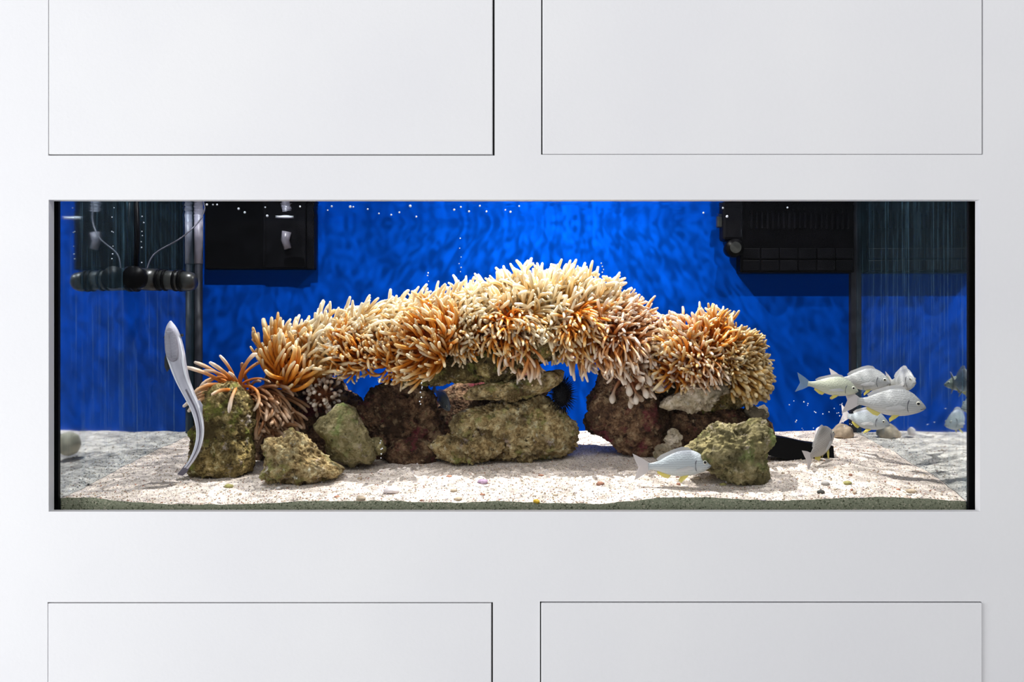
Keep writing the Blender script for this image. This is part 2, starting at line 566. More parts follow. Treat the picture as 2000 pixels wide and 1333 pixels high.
bm = bmesh.new()
add_box(bm, XL, XR, -5.0, 1.4, -0.05, 0.0)
fl = link('floor', bm_mesh('floor', bm), M['floor'])
tag(fl, 'plain grey floor in front of the white panelled wall', 'floor', kind='structure')

OX0, OX1, OZ0, OZ1 = wx(95), wx(1914), wz(1000), wz(390.5)
panels = [  # px0, px1, py0, py1 (outer edges of the openings), gaps l, r, t, b, proud
    (94.0, 966.0, -620, 304.0, 1.6, 4.2, 3, 2.4, 0.0005, 'upper panel'),
    (1057.0, 1920.0, -620, 302.2, 2.6, 2.4, 3, 1.0, 0.0008, 'upper panel'),
    (92.6, 962.6, 1177.0, 1960, 2.0, 3.0, 2.2, 3, 0.0012, 'lower panel'),
    (1054.6, 1918.0, 1175.6, 1960, 2.4, 1.6, 2.6, 3, 0.0035, 'lower panel')]
xs = sorted({XL, XR, OX0, OX1, *[wx(p[0]) for p in panels], *[wx(p[1]) for p in panels]})
zs = sorted({0.0, WZ, OZ0, OZ1, *[wz(p[2]) for p in panels], *[wz(p[3]) for p in panels]})


def is_hole(x, z):
    if OX0 < x < OX1 and OZ0 < z < OZ1:
        return True
    return any(wx(p[0]) < x < wx(p[1]) and wz(p[3]) < z < wz(p[2]) for p in panels)


bm = bmesh.new()
grid = {}
nx, nz_ = len(xs) - 1, len(zs) - 1
solid = [[not is_hole((xs[i] + xs[i + 1]) / 2, (zs[j] + zs[j + 1]) / 2) for j in range(nz_)] for i in range(nx)]


def gv(i, j, k):
    key = (i, j, k)
    if key not in grid:
        grid[key] = bm.verts.new((xs[i], 0.0 if k == 0 else WT, zs[j]))
    return grid[key]


for i in range(nx):
    for j in range(nz_):
        if not solid[i][j]:
            continue
        bm.faces.new((gv(i, j, 0), gv(i + 1, j, 0), gv(i + 1, j + 1, 0), gv(i, j + 1, 0)))
        bm.faces.new((gv(i, j, 1), gv(i, j + 1, 1), gv(i + 1, j + 1, 1), gv(i + 1, j, 1)))
        for di, dj, a, b_ in ((-1, 0, (i, j), (i, j + 1)), (1, 0, (i + 1, j), (i + 1, j + 1)), (0, -1, (i, j), (i + 1, j)), (0, 1, (i, j + 1), (i + 1, j + 1))):
            ni, nj = i + di, j + dj
            if not (0 <= ni < nx and 0 <= nj < nz_) or not solid[ni][nj]:
                bm.faces.new((gv(*a, 0), gv(*b_, 0), gv(*b_, 1), gv(*a, 1)))
wall = link('wall_front', bm_mesh('wall_front', bm), M['paint'])
tag(wall, 'white painted timber wall with flush panels around the aquarium opening', 'wall', kind='structure')
for (p0, p1, q0, q1, gl, gr, gt, gb, proud, nm) in panels:
    o = box('panel', wx(p0 + gl), wx(p1 - gr), -proud, 0.019, wz(q1 - gb), wz(q0 + gt), M['paint'], bevel=0.0012)
    o.parent = wall
    o = box('light_blocker', wx(p0) - 0.01, wx(p1) + 0.01, WT, WT + 0.004, wz(q1) - 0.01, wz(q0) + 0.01, M['gap'])  # added behind the panel to stop lamp light leaking through its gaps
    o.parent = wall

# ------------------------------------------------------------------ aquarium
YF, YB = 0.040, 0.680                   # inner faces of the front glass and the back panel
TL0, TL1 = P(118, 0, YF).x, P(383, 0, YB).x
TR0, TR1 = P(1888, 0, YF).x, P(1669, 0, YB).x
TB = CZ - 0.375                          # tank bottom
WS = P(0, 436, YB).z                     # water level
TT = WS + 0.05                           # glass rim
tank = thing('aquarium', ((TL0 + TR0) / 2, 0.36, TB), 'long glass aquarium with blue back set into the white wall', 'aquarium')


def slab(name, pts, z0, z1, mat, parent, smooth=False):
    """vertical prism over the ground polygon pts (world xy)"""
    o = parent.location if parent else Vector((0, 0, 0))
    n = len(pts)
    v = [Vector((x, y, z0)) - o for x, y in pts] + [Vector((x, y, z1)) - o for x, y in pts]
    f = [tuple(range(n - 1, -1, -1)), tuple(range(n, 2 * n))] + [(i, (i + 1) % n, n + (i + 1) % n, n + i) for i in range(n)]
    return link(name, mesh(name, v, f, smooth), mat, parent)


GT = 0.010
slab('front_pane', [(TL0 - 0.03, YF - GT), (TR0 + 0.03, YF - GT), (TR0 + 0.03, YF - GT + 0.0005), (TL0 - 0.03, YF - GT + 0.0005)], TB, TT, M['glass'], tank)['label'] = 'clear front glass pane'
slab('side_pane', [(TL0 - 0.012, YF), (TL0, YF), (TL1, YB), (TL1 - 0.012, YB)], TB, TT, M['side'], tank)['label'] = 'left glass pane mirroring the tank'
slab('side_pane', [(TR0, YF), (TR0 + 0.012, YF), (TR1 + 0.012, YB), (TR1, YB)], TB, TT, M['side'], tank)['label'] = 'right glass pane mirroring the tank'
slab('back_panel', [(TL1 - 0.02, YB), (TR1 + 0.02, YB), (TR1 + 0.02, YB + 0.012), (TL1 - 0.02, YB + 0.012)], TB, TT + 0.3, M['blue'], tank)['label'] = 'bright blue back panel'
slab('bottom_pane', [(TL0 - 0.02, YF - GT), (TR0 + 0.02, YF - GT), (TR1 + 0.02, YB + 0.01), (TL1 - 0.02, YB + 0.01)], TB - 0.012, TB, M['black'], tank)
# black seams of sealant at the front corners
slab('front_seam', [(wx(80), 0.0405 - 0.009), (TL0 + 0.001, YF - 0.009), (TL0 - 0.001, YF + 0.004), (wx(80), YF + 0.004)], TB, TT, M['black'], tank)['label'] = 'black sealant strip'
slab('front_seam', [(TR0 - 0.001, YF - 0.009), (wx(1930), YF - 0.009), (wx(1930), YF + 0.004), (TR0 + 0.001, YF + 0.004)], TB, TT, M['black'], tank)['label'] = 'black sealant strip'
slab('corner_seam', [(TL1 + 0.0005, YB - 0.002), (TL1 + 0.0005, YB - 0.010), (TL1 + 0.012, YB - 0.010), (TL1 + 0.016, YB - 0.0005)], TB, TT, M['corner'], tank)['label'] = 'dark corner sealant'
slab('corner_seam', [(TR1 - 0.0005, YB - 0.002), (TR1 - 0.016, YB - 0.0005), (TR1 - 0.014, YB - 0.014), (TR1 - 0.0005, YB - 0.014)], TB, TT, M['corner'], tank)['label'] = 'dark corner sealant'

# water surface
nxw, nyw = 60, 24
wv, wf = [], []
for j in range(nyw + 1):
    fy = j / nyw
    y = YF + (YB - YF) * fy
    xa, xb = TL0 + (TL1 - TL0) * fy, TR0 + (TR1 - TR0) * fy
    for i in range(nxw + 1):
        x = xa + (xb - xa) * i / nxw
        wv.append((x, y, WS + 0.0012 * noise.noise(Vector((x * 9, y * 14, 3.1)))))
for j in range(nyw):
    for i in range(nxw):
        a = j * (nxw + 1) + i
        wf.append((a, a + 1, a + nxw + 2, a + nxw + 1))
wat = link('water', mesh('water', wv, wf), M['water'])
tag(wat, 'rippling water surface along the top of the aquarium', 'water', kind='stuff')


# ------------------------------------------------------------------ sand
def sand_z(x, y):
    f = max(0.0, min(1.0, (y - YF) / (YB - YF)))
    z = -0.3225 + 0.050 * min(1, f * 5) * 0.22 + 0.0645 * f
    z += 0.022 * math.exp(-((x - 0.70) / 0.17) ** 2 - ((y - 0.30) / 0.20) ** 2)
    z += 0.010 * math.exp(-((x - 0.37) / 0.09) ** 2 - ((y - 0.03) / 0.05) ** 2)
    z -= 0.004 * math.exp(-((x + 0.55) / 0.16) ** 2 - ((y - 0.03) / 0.05) ** 2)
    z += 0.010 * math.exp(-((x + 0.86) / 0.07) ** 2 - ((y - 0.03) / 0.05) ** 2)
    z += 0.004 * math.exp(-((x - 0.75) / 0.2) ** 2 - ((y - 0.03) / 0.05) ** 2)
    z += 0.0055 * noise.noise(Vector((x * 7, y * 9, 0.7)))
    z += 0.0022 * noise.noise(Vector((x * 31, y * 37, 1.7)))
    return CZ + z


nxs, nys = 260, 100
sv, sf = [], []
for j in range(nys + 1):
    fy = j / nys
    y = YF + 0.0008 + (YB - YF - 0.001) * fy
    xa, xb = TL0 + (TL1 - TL0) * fy + 0.0006, TR0 + (TR1 - TR0) * fy - 0.0006
    for i in range(nxs + 1):
        x = xa + (xb - xa) * i / nxs
        z = sand_z(x, y) + 0.0011 * noise.noise(Vector((x * 140, y * 140, 5)))
        sv.append((x, y, z))
for j in range(nys):
    for i in range(nxs):
        a = j * (nxs + 1) + i
        sf.append((a, a + 1, a + nxs + 2, a + nxs + 1))
sand = thing('sand_bed', (0, 0, 0), 'pale coral sand bed covering the aquarium floor', 'sand', kind='stuff')
link('sand_surface', mesh('sand_surface', sv, sf), M['sand'], sand)
fv, ff = [], []
for i in range(nxs + 1):
    x = sv[i][0]
    zt = sv[i][2] + 0.0005
    fv += [(x, YF + 0.0004, zt), (x, YF + 0.0004, TB + 0.001)]
for i in range(nxs):
    ff.append((2 * i, 2 * i + 1, 2 * i + 3, 2 * i + 2))
link('sand_front', mesh('sand_front', fv, ff), M['algae_sand'], sand)['label'] = 'greenish sand pressed against the front glass'


def hash_ico(sub):
    b_ = bmesh.new()
    bmesh.ops.create_icosphere(b_, subdivisions=sub, radius=1.0)
    b_.verts.ensure_lookup_table()
    v = [x.co.copy() for x in b_.verts]
    f = [tuple(q.index for q in p.verts) for p in b_.faces]
    b_.free()
    return v, f


ICO = {k: hash_ico(k) for k in (1, 2, 3, 4, 5, 6)}


def grains(n, smin, smax, mat, seed):
    rnd = random.Random(seed)
    V, F = [], []
    iv, jf = ICO[1]
    for _ in range(n):
        y = YF + 0.004 + (rnd.random() ** 1.6) * (YB - YF - 0.02)
        f = (y - YF) / (YB - YF)
        x = rnd.uniform(TL0 + (TL1 - TL0) * f + 0.01, TR0 + (TR1 - TR0) * f - 0.01)
        s = rnd.uniform(smin, smax)
        rot = Euler((rnd.random() * 6, rnd.random() * 6, rnd.random() * 6)).to_matrix()
        c = Vector((x, y, sand_z(x, y) + s * 0.1))
        k = Vector((s * rnd.uniform(0.7, 1.5), s, s * rnd.uniform(0.35, 0.7)))
        o = len(V)
        V += [c + rot @ Vector((a.x * k.x, a.y * k.y, a.z * k.z)) for a in iv]
        F += [(a + o, b_ + o, d + o) for a, b_, d in jf]
    return link('coral_rubble', mesh('coral_rubble', V, F, False), mat, sand)


tag(grains(2600, 0.0009, 0.0026, M['peb_tan'], 1), kind='stuff')
tag(grains(2200, 0.0008, 0.0024, M['peb_grey'], 2), kind='stuff')
tag(grains(1300, 0.0008, 0.0022, M['peb_rust'], 3), kind='stuff')
tag(grains(1600, 0.0010, 0.0028, M['shell_white'], 4), kind='stuff')


# ------------------------------------------------------------------ rocks
def rock(name, poly, y, depth, mat, label, sub=6, amp=0.10, pits=0.0035, seed=0, cat='rock', centre=None, power=0.75, group=None, noise_scale=1.0):
    """boulder whose outline follows poly (pixels) at distance y, with real thickness 2*depth along y"""
    pts = [P(a, b_, y) for a, b_ in poly]
    if centre:
        c = P(centre[0], centre[1], y)
    else:
        A = cx = cz = 0.0
        for i in range(len(pts)):
            p, q = pts[i], pts[(i + 1) % len(pts)]
            w = p.x * q.z - q.x * p.z
            A += w
            cx += (p.x + q.x) * w
            cz += (p.z + q.z) * w
        c = Vector((cx / (3 * A), y, cz / (3 * A)))
    N = 240
    R = [0.0] * N
    rel = [(p.x - c.x, p.z - c.z) for p in pts]
    for k in range(N):
        a = 2 * math.pi * k / N
        dx, dz = math.cos(a), math.sin(a)
        best = 0.0
        for i in range(len(rel)):
            (x1, z1), (x2, z2) = rel[i], rel[(i + 1) % len(rel)]
            den = dx * (z2 - z1) - dz * (x2 - x1)
            if abs(den) < 1e-12:
                continue
            t = (x1 * (z2 - z1) - z1 * (x2 - x1)) / den
            u = (x1 * dz - z1 * dx) / den
            if t > 0 and -1e-6 <= u <= 1 + 1e-6:
                best = max(best, t)
        R[k] = best
    for _ in range(7 if len(poly) > 8 else 60):
        R = [(R[k - 1] + 2 * R[k] + R[(k + 1) % N]) / 4 for k in range(N)]
    mean = sum(R) / N
    iv, jf = ICO[sub]
    V = []
    off = Vector((seed * 3.7, seed * 1.3, seed * 2.1))
    size = min(mean, depth * 1.3)
    pitk = 2.0
    for u in iv:
        a = math.atan2(u.z, u.x) % (2 * math.pi)
        k = a / (2 * math.pi) * N
        k0 = int(k) % N
        r = R[k0] + (R[(k0 + 1) % N] - R[k0]) * (k - int(k))
        rho = math.sqrt(u.x * u.x + u.z * u.z)
        lat = r * rho ** power
        p = Vector((lat * math.cos(a), math.copysign(abs(u.y) ** 0.85, u.y) * depth, lat * math.sin(a)))
        q = (p + c + off) * noise_scale
        n1 = noise.fractal(q * 14.0, 0.9, 2.1, 3)
        n2 = noise.fractal(q * 48.0, 0.8, 2.1, 3)
        dd = noise.voronoi(q * 58.0 + Vector((n2, n1, -n2)) * 0.5)[0]
        pit = 1.3 * (min(1.0, dd[0] * 2.0) - 0.6) + 0.8 * (abs(noise.noise(q * 95.0)) - 0.25) + 0.45 * noise.noise(q * 210.0)
        n1 = n1 - 0.7 * abs(noise.noise(q * 26.0))
        edge = 0.55 + 0.45 * (1 - rho)
        nrm = Vector((p.x / max(r, 1e-4), p.y / depth, p.z / max(r, 1e-4)))
        nrm.normalize()
        p += nrm * (size * amp * n1 * 1.5 * edge + size * amp * 0.9 * n2 + pits * pit * pitk)
        V.append(p)
    o = link(name, mesh(name, V, jf), mat)
    o.location = c
    return tag(o, label, cat, group)


rock('pillar_rock', [(372, 905), (380, 850), (394, 812), (396, 780), (412, 760), (430, 748), (452, 745), (474, 762), (489, 790), (489, 830), (487, 860), (493, 890), (488, 918), (460, 936), (410, 938), (378, 930)],
     0.215, 0.055, M['rock_olive'], 'tall rough olive-brown pillar rock beside the remora', seed=1, centre=(440, 845))
rock('craggy_rock', [(520, 872), (530, 860), (548, 857), (556, 846), (580, 842), (594, 850), (603, 866), (622, 886), (645, 905), (672, 918), (655, 932), (625, 942), (580, 944), (535, 944), (517, 930), (522, 900)],
     0.175, 0.055, M['rock_tan'], 'craggy pale tan rock with a hollow top, low on the sand beside the pillar rock', seed=2, amp=0.16, centre=(578, 898))
rock('lobed_rock', [(613, 832), (624, 817), (646, 809), (653, 796), (668, 789), (690, 798), (706, 824), (719, 848), (728, 872), (732, 895), (722, 909), (704, 905), (692, 915), (672, 902), (650, 897), (638, 885), (640, 862), (626, 848)],
     0.265, 0.045, M['rock_green'], 'smooth lobed green and beige rock leaning behind the craggy rock', seed=3, amp=0.08, pits=0.0015, centre=(678, 855))
rock('nub_rock', [(722, 862), (735, 855), (750, 862), (752, 878), (742, 890), (726, 888)], 0.285, 0.018, M['rock_green'],
     'small round beige nub against the lobed rock', sub=5, seed=4, pits=0.0022, amp=0.3)
rock('mound_rock', [(548, 800), (575, 765), (610, 745), (645, 738), (668, 750), (690, 775), (715, 790), (730, 830), (735, 905), (640, 915), (530, 905), (515, 870)],
     0.43, 0.07, M['rock_brown'], 'dark reddish brown mound rock under the white polyps', seed=5, centre=(630, 835))
rock('cave_floor_rock', [(470, 850), (520, 840), (580, 850), (590, 905), (520, 925), (470, 915)], 0.40, 0.05, M['rock_brown'],
     'dark low rock in the shade behind the craggy rock', seed=6, sub=4)
rock('maroon_rock', [(700, 800), (722, 775), (748, 748), (790, 742), (830, 748), (846, 775), (852, 810), (865, 840), (878, 870), (870, 905), (800, 912), (735, 912), (716, 880), (712, 835)],
     0.40, 0.07, M['rock_brown'], 'dark maroon and brown rock column left of the cave', seed=7, amp=0.15, centre=(785, 835))
rock('rubble_rock', [(752, 880), (775, 862), (805, 858), (835, 868), (852, 885), (846, 908), (800, 915), (760, 910)], 0.325, 0.03, M['rock_brown'],
     'lumpy brown rock at the foot of the maroon column', seed=8, sub=4, amp=0.2)
rock('ledge_rock', [(768, 742), (785, 722), (830, 706), (885, 690), (930, 690), (962, 705), (958, 735), (925, 748), (880, 742), (862, 748), (835, 752), (800, 748)],
     0.36, 0.07, M['rock_olive'], 'flat olive ledge rock hanging over the cave mouth', seed=9, centre=(865, 720), amp=0.12)
rock('ledge_rock', [(918, 720), (935, 690), (985, 668), (1050, 645), (1095, 645), (1120, 668), (1102, 694), (1065, 706), (1030, 722), (995, 742), (960, 748), (930, 740)],
     0.35, 0.08, M['rock_olive'], 'mossy olive ledge rock forming the top of the arch above the stacked slabs', seed=10, centre=(1010, 695), amp=0.12)
rock('slab_rock', [(902, 782), (922, 756), (965, 748), (1010, 742), (1050, 730), (1085, 722), (1100, 727), (1094, 744), (1072, 762), (1035, 775), (1000, 783), (960, 778), (925, 780)],
     0.335, 0.06, M['rock_tan'], 'flat tan slab rock resting on the big pitted boulder', seed=11, centre=(1000, 757), amp=0.12)
rock('boulder', [(880, 838), (895, 812), (930, 795), (975, 787), (1015, 780), (1045, 772), (1075, 788), (1105, 812), (1120, 838), (1122, 868), (1105, 888), (1060, 898), (1000, 898), (940, 892), (890, 868)],
     0.37, 0.075, M['rock_tan'], 'big pitted olive-brown boulder under the flat slab beside the sea urchin', seed=12, centre=(1005, 840), pits=0.006)
rock('low_rock', [(843, 868), (862, 852), (890, 850), (915, 858), (932, 838), (960, 832), (984, 842), (988, 865), (975, 888), (940, 900), (890, 902), (856, 895)],
     0.315, 0.04, M['rock_tan'], 'low brown porous rock in front of the pitted boulder', seed=13, centre=(915, 875), pits=0.005, amp=0.14)
rock('cave_back_rock', [(846, 820), (858, 764), (905, 748), (960, 734), (1050, 716), (1082, 738), (1060, 790), (960, 805), (935, 850), (880, 880), (850, 870)], 0.52, 0.035, M['rock_brown'],
     'dark rock closing the back of the cave', seed=14, sub=4)
rock('pillar_rock', [(1143, 818), (1150, 790), (1166, 762), (1172, 722), (1190, 690), (1230, 680), (1268, 695), (1292, 745), (1305, 800), (1305, 860), (1290, 888), (1245, 894), (1205, 878), (1176, 848), (1152, 842)],
     0.40, 0.075, M['rock_brown'], 'dark brown pillar rock carrying the right foot of the arch', seed=15, centre=(1225, 800), amp=0.09)
rock('base_rock', [(1275, 800), (1330, 790), (1400, 792), (1450, 800), (1490, 812), (1506, 840), (1505, 870), (1460, 892), (1380, 902), (1300, 898), (1270, 870)],
     0.42, 0.07, M['rock_brown'], 'dark purple-brown base rock beneath the single right-hand anemone mound', seed=16, amp=0.10)
rock('knobby_rock', [(1284, 794), (1292, 782), (1322, 768), (1340, 748), (1365, 738), (1395, 716), (1420, 716), (1428, 745), (1418, 768), (1395, 782), (1380, 800), (1352, 806), (1325, 798), (1300, 802)],
     0.325, 0.04, M['rock_pale'], 'pale knobby rock showing under the right-hand anemone mound', seed=17, amp=0.22, pits=0.002, centre=(1365, 770))
rock('core_rock', [(1300, 770), (1320, 690), (1360, 660), (1410, 660), (1450, 690), (1468, 740), (1455, 790), (1400, 815), (1330, 810)],
     0.42, 0.06, M['rock_olive'], 'olive core rock inside the right-hand anemone mound', seed=18, sub=4)
rock('front_boulder', [(1334, 884), (1362, 862), (1384, 842), (1402, 828), (1428, 834), (1448, 832), (1472, 820), (1492, 828), (1505, 848), (1506, 870), (1494, 890), (1500, 915), (1496, 938), (1482, 954), (1440, 948), (1400, 928), (1352, 898)],
     0.165, 0.06, M['rock_green'], 'big angular pale olive boulder with a fish swimming past its foot', seed=19, centre=(1435, 885), amp=0.10, pits=0.0045)
rock('nub_rock', [(1298, 858), (1306, 842), (1322, 838), (1334, 852), (1330, 872), (1308, 876)], 0.33, 0.016, M['rock_pale'],
     'pale nub of rock behind the big angular boulder', sub=5, seed=20, pits=0.0022, amp=0.3)
rock('nub_rock', [(1280, 890), (1284, 874), (1300, 868), (1318, 880), (1316, 902), (1288, 904)], 0.27, 0.018, M['rock_pale'],
     'pale nub of rock on the sand behind the swimming grey fish', sub=5, seed=21, pits=0.0022, amp=0.3)
rock('cap_rock', [(1452, 802), (1466, 793), (1482, 800), (1498, 794), (1500, 815), (1488, 832), (1460, 826)], 0.39, 0.025, M['rock_pale'],
     'small pale green cap rock on the outer end of the base rock', sub=5, seed=22, pits=0.0022, amp=0.3)
# rocks inside the arch under the anemones
for (poly, y, dp, lb, sd) in [
    ([(515, 745), (545, 700), (600, 690), (660, 672), (720, 655), (760, 665), (755, 700), (700, 715), (640, 712), (590, 740), (550, 765)], 0.37, 0.045, 'rock spine of the arch under its lower left end', 30),
    ([(700, 690), (740, 645), (820, 620), (900, 610), (950, 625), (950, 690), (880, 705), (800, 715), (740, 715)], 0.38, 0.06, 'rock spine of the arch between its left end and crest', 31),
    ([(900, 640), (950, 592), (1020, 565), (1090, 560), (1150, 575), (1190, 620), (1180, 670), (1100, 680), (1000, 690), (930, 690)], 0.39, 0.07, 'rock spine under the crest of the arch', 32),
    ([(1140, 640), (1175, 600), (1225, 612), (1262, 650), (1275, 700), (1245, 730), (1190, 720), (1160, 690)], 0.39, 0.06, 'rock spine where the arch meets its right pillar', 33)]:
    rock('spine_rock', poly, y, dp, M['rock_brown'], lb, seed=sd, sub=4)
# scattered stones on the sand
rock('round_stone', [(371, 868), (378, 850), (392, 844), (406, 850), (412, 868), (406, 886), (392, 893), (378, 886)], 0.335, 0.026, M['pale_stone'],
     'round cream stone half hidden behind the tall pillar rock', sub=4, amp=0.02, pits=0.0)
rock('coral_chunk', [(1616, 852), (1632, 832), (1646, 826), (1664, 834), (1668, 850), (1654, 858), (1629, 858)], 0.60, 0.02, M['peb_tan'],
     'pinkish coral chunk at the back corner behind the fish', sub=3, amp=0.2, pits=0.002)
rock('coral_chunk', [(1592, 850), (1594, 838), (1601, 834), (1607, 840), (1606, 851)], 0.60, 0.008, M['shell_white'],
     'small white upright shell fragment on the sand before the blue back', sub=3, amp=0.1, pits=0.001)


# ------------------------------------------------------------------ anemones
def tentacle_mesh(name, bend, sweep, r0, r1, r2, bulb, mat, n=9, sides=6):
    """unit-length tentacle from the origin up +z, curling towards +x by bend (radians)"""
    V, F, A = [], [], []
    pos = Vector((0, 0, 0))
    rings = []
    for i in range(n):
        t = i / (n - 1)
        a = bend * (t ** 1.3)
        b_ = sweep * math.sin(t * 3.0)
        d = Vector((math.sin(a), math.sin(b_) * 0.5, math.cos(a))).normalized()
        if i:
            pos = pos + d / (n - 1)
        if t < 0.6:
            r = r0 + (r1 - r0) * t / 0.6
        else:
            r = r1 + (r2 - r1) * (t - 0.6) / 0.4
        if bulb and t > 0.6:
            r += bulb * math.sin((t - 0.6) / 0.4 * math.pi * 0.85)
        if i == n - 1:
            r *= 0.78
        rings.append((pos.copy(), d, r, t))
    for p, d, r, t in rings:
        m = frame_axes(d, Vector((0, 1, 0)))
        for k in range(sides):
            a = 2 * math.pi * k / sides
            V.append(p + m @ Vector((math.cos(a) * r, math.sin(a) * r, 0)))
            A.append(t)
    V.append(rings[-1][0] + rings[-1][1] * r2 * 0.65)
    A.append(1.0)
    for i in range(n - 1):
        for k in range(sides):
            a, b_ = i * sides + k, i * sides + (k + 1) % sides
            F.append((a, b_, b_ + sides, a + sides))
    top = (n - 1) * sides
    for k in range(sides):
        F.append((top + k, top + (k + 1) % sides, len(V) - 1))
    me = mesh(name, V, F)
    at = me.attributes.new('along', 'FLOAT', 'POINT')
    at.data.foreach_set('value', A)
    me.materials.append(mat)
    return me


TENT = {}
for key, mat in TM.items():
    L = []
    for (b_, s) in [(0.4, 0.5), (0.9, -0.5), (1.3, 0.6), (1.7, 0.3), (2.3, -0.4), (0.6, 0.9), (1.1, -0.9)]:
        L.append(tentacle_mesh('tentacle_' + key, b_, s, 0.047, 0.040, 0.037, 0.007, mat, n=10))
    TENT[key] = L
    TENT[key + '_bulb'] = [tentacle_mesh('bulb_tentacle_' + key, b_, s, 0.065, 0.058, 0.070, 0.072, mat) for (b_, s) in [(0.2, 0.3), (0.7, -0.3), (1.1, 0.2)]]
    TENT[key + '_short'] = [tentacle_mesh('short_tentacle_' + key, b_, s, 0.095, 0.085, 0.08, 0.02, mat, n=7) for (b_, s) in [(0.3, 0.3), (0.8, -0.3), (1.3, 0.2)]]

GA = math.pi * (3 - math.sqrt(5))


def anemone(px, py, y, r, axis, n, length, pal, bend, label, spread=0.35, flow=(0, 0, 0), squash=(1, 0.8, 0.85), disc='disc_orange', group='anemones on the rock arch', seed=0, jit=0.22, cosmin=-0.25, name='sea_anemone'):
    """r, length in pixels; axis: where the mouth faces; bend: where tentacle tips curl to"""
    rnd = random.Random(seed * 101 + int(px))
    c = P(px, py, y)
    R = S(r, y)
    Lm = S(length, y)
    ax = Vector(axis).normalized()
    n = min(290, int(n * 1.8)) if 'bulb' not in pal and n > 40 else n
    Lm *= 1.22
    root = thing(name, c, label, 'anemone', group)
    # fleshy body
    iv, jf = ICO[3]
    V = []
    for u in iv:
        k = 1 + 0.10 * noise.noise(u * 3 + Vector((px, py, 0)))
        V.append(Vector((u.x * R * squash[0], u.y * R * squash[1], u.z * R * squash[2])) * k * 0.92)
    link('body', mesh('body', V, jf), M[disc], root)
    frame = frame_axes(ax, Vector((0.3, 1, 0.2)))
    meshes = TENT[pal]
    fl = Vector(flow)
    for i in range(n):
        cz = 1 - (1 - cosmin) * (i + 0.5) / n
        sz = math.sqrt(max(0, 1 - cz * cz))
        a = GA * i + rnd.uniform(-0.2, 0.2)
        u = frame @ Vector((math.cos(a) * sz, math.sin(a) * sz, cz))
        if u.y > 0.62:            # far side, against the rock
            continue
        base = Vector((u.x * R * squash[0], u.y * R * squash[1], u.z * R * squash[2])) * 0.86
        pn = P(px, py, y) + base * 1.0
        swirl = Vector((noise.noise(pn * 16), 0.4 * noise.noise(pn * 16 + Vector((9, 0, 0))), noise.noise(pn * 16 + Vector((0, 7, 0))))) * 1.5
        d = (u * 0.75 + ax * spread + fl * 1.2 + swirl + Vector((rnd.gauss(0, jit), rnd.gauss(0, jit), rnd.gauss(0, jit)))).normalized()
        if d.dot(u) < 0.05:       # never into the body
            d = (d + u * (0.25 - d.dot(u))).normalized()
        h = Vector(bend) + Vector((rnd.gauss(0, 0.35), rnd.gauss(0, 0.35), rnd.gauss(0, 0.35)))
        o = bpy.data.objects.new('tentacle', rnd.choice(meshes))
        C.objects.link(o)
        o.parent = root
        s = Lm * rnd.uniform(0.72, 1.22)
        m = frame_axes(d, h).to_4x4()
        wdt = rnd.uniform(0.85, 1.15)
        o.matrix_basis = Matrix.Translation(base) @ m @ Matrix.Diagonal((s, s * wdt, s, 1))
    return root


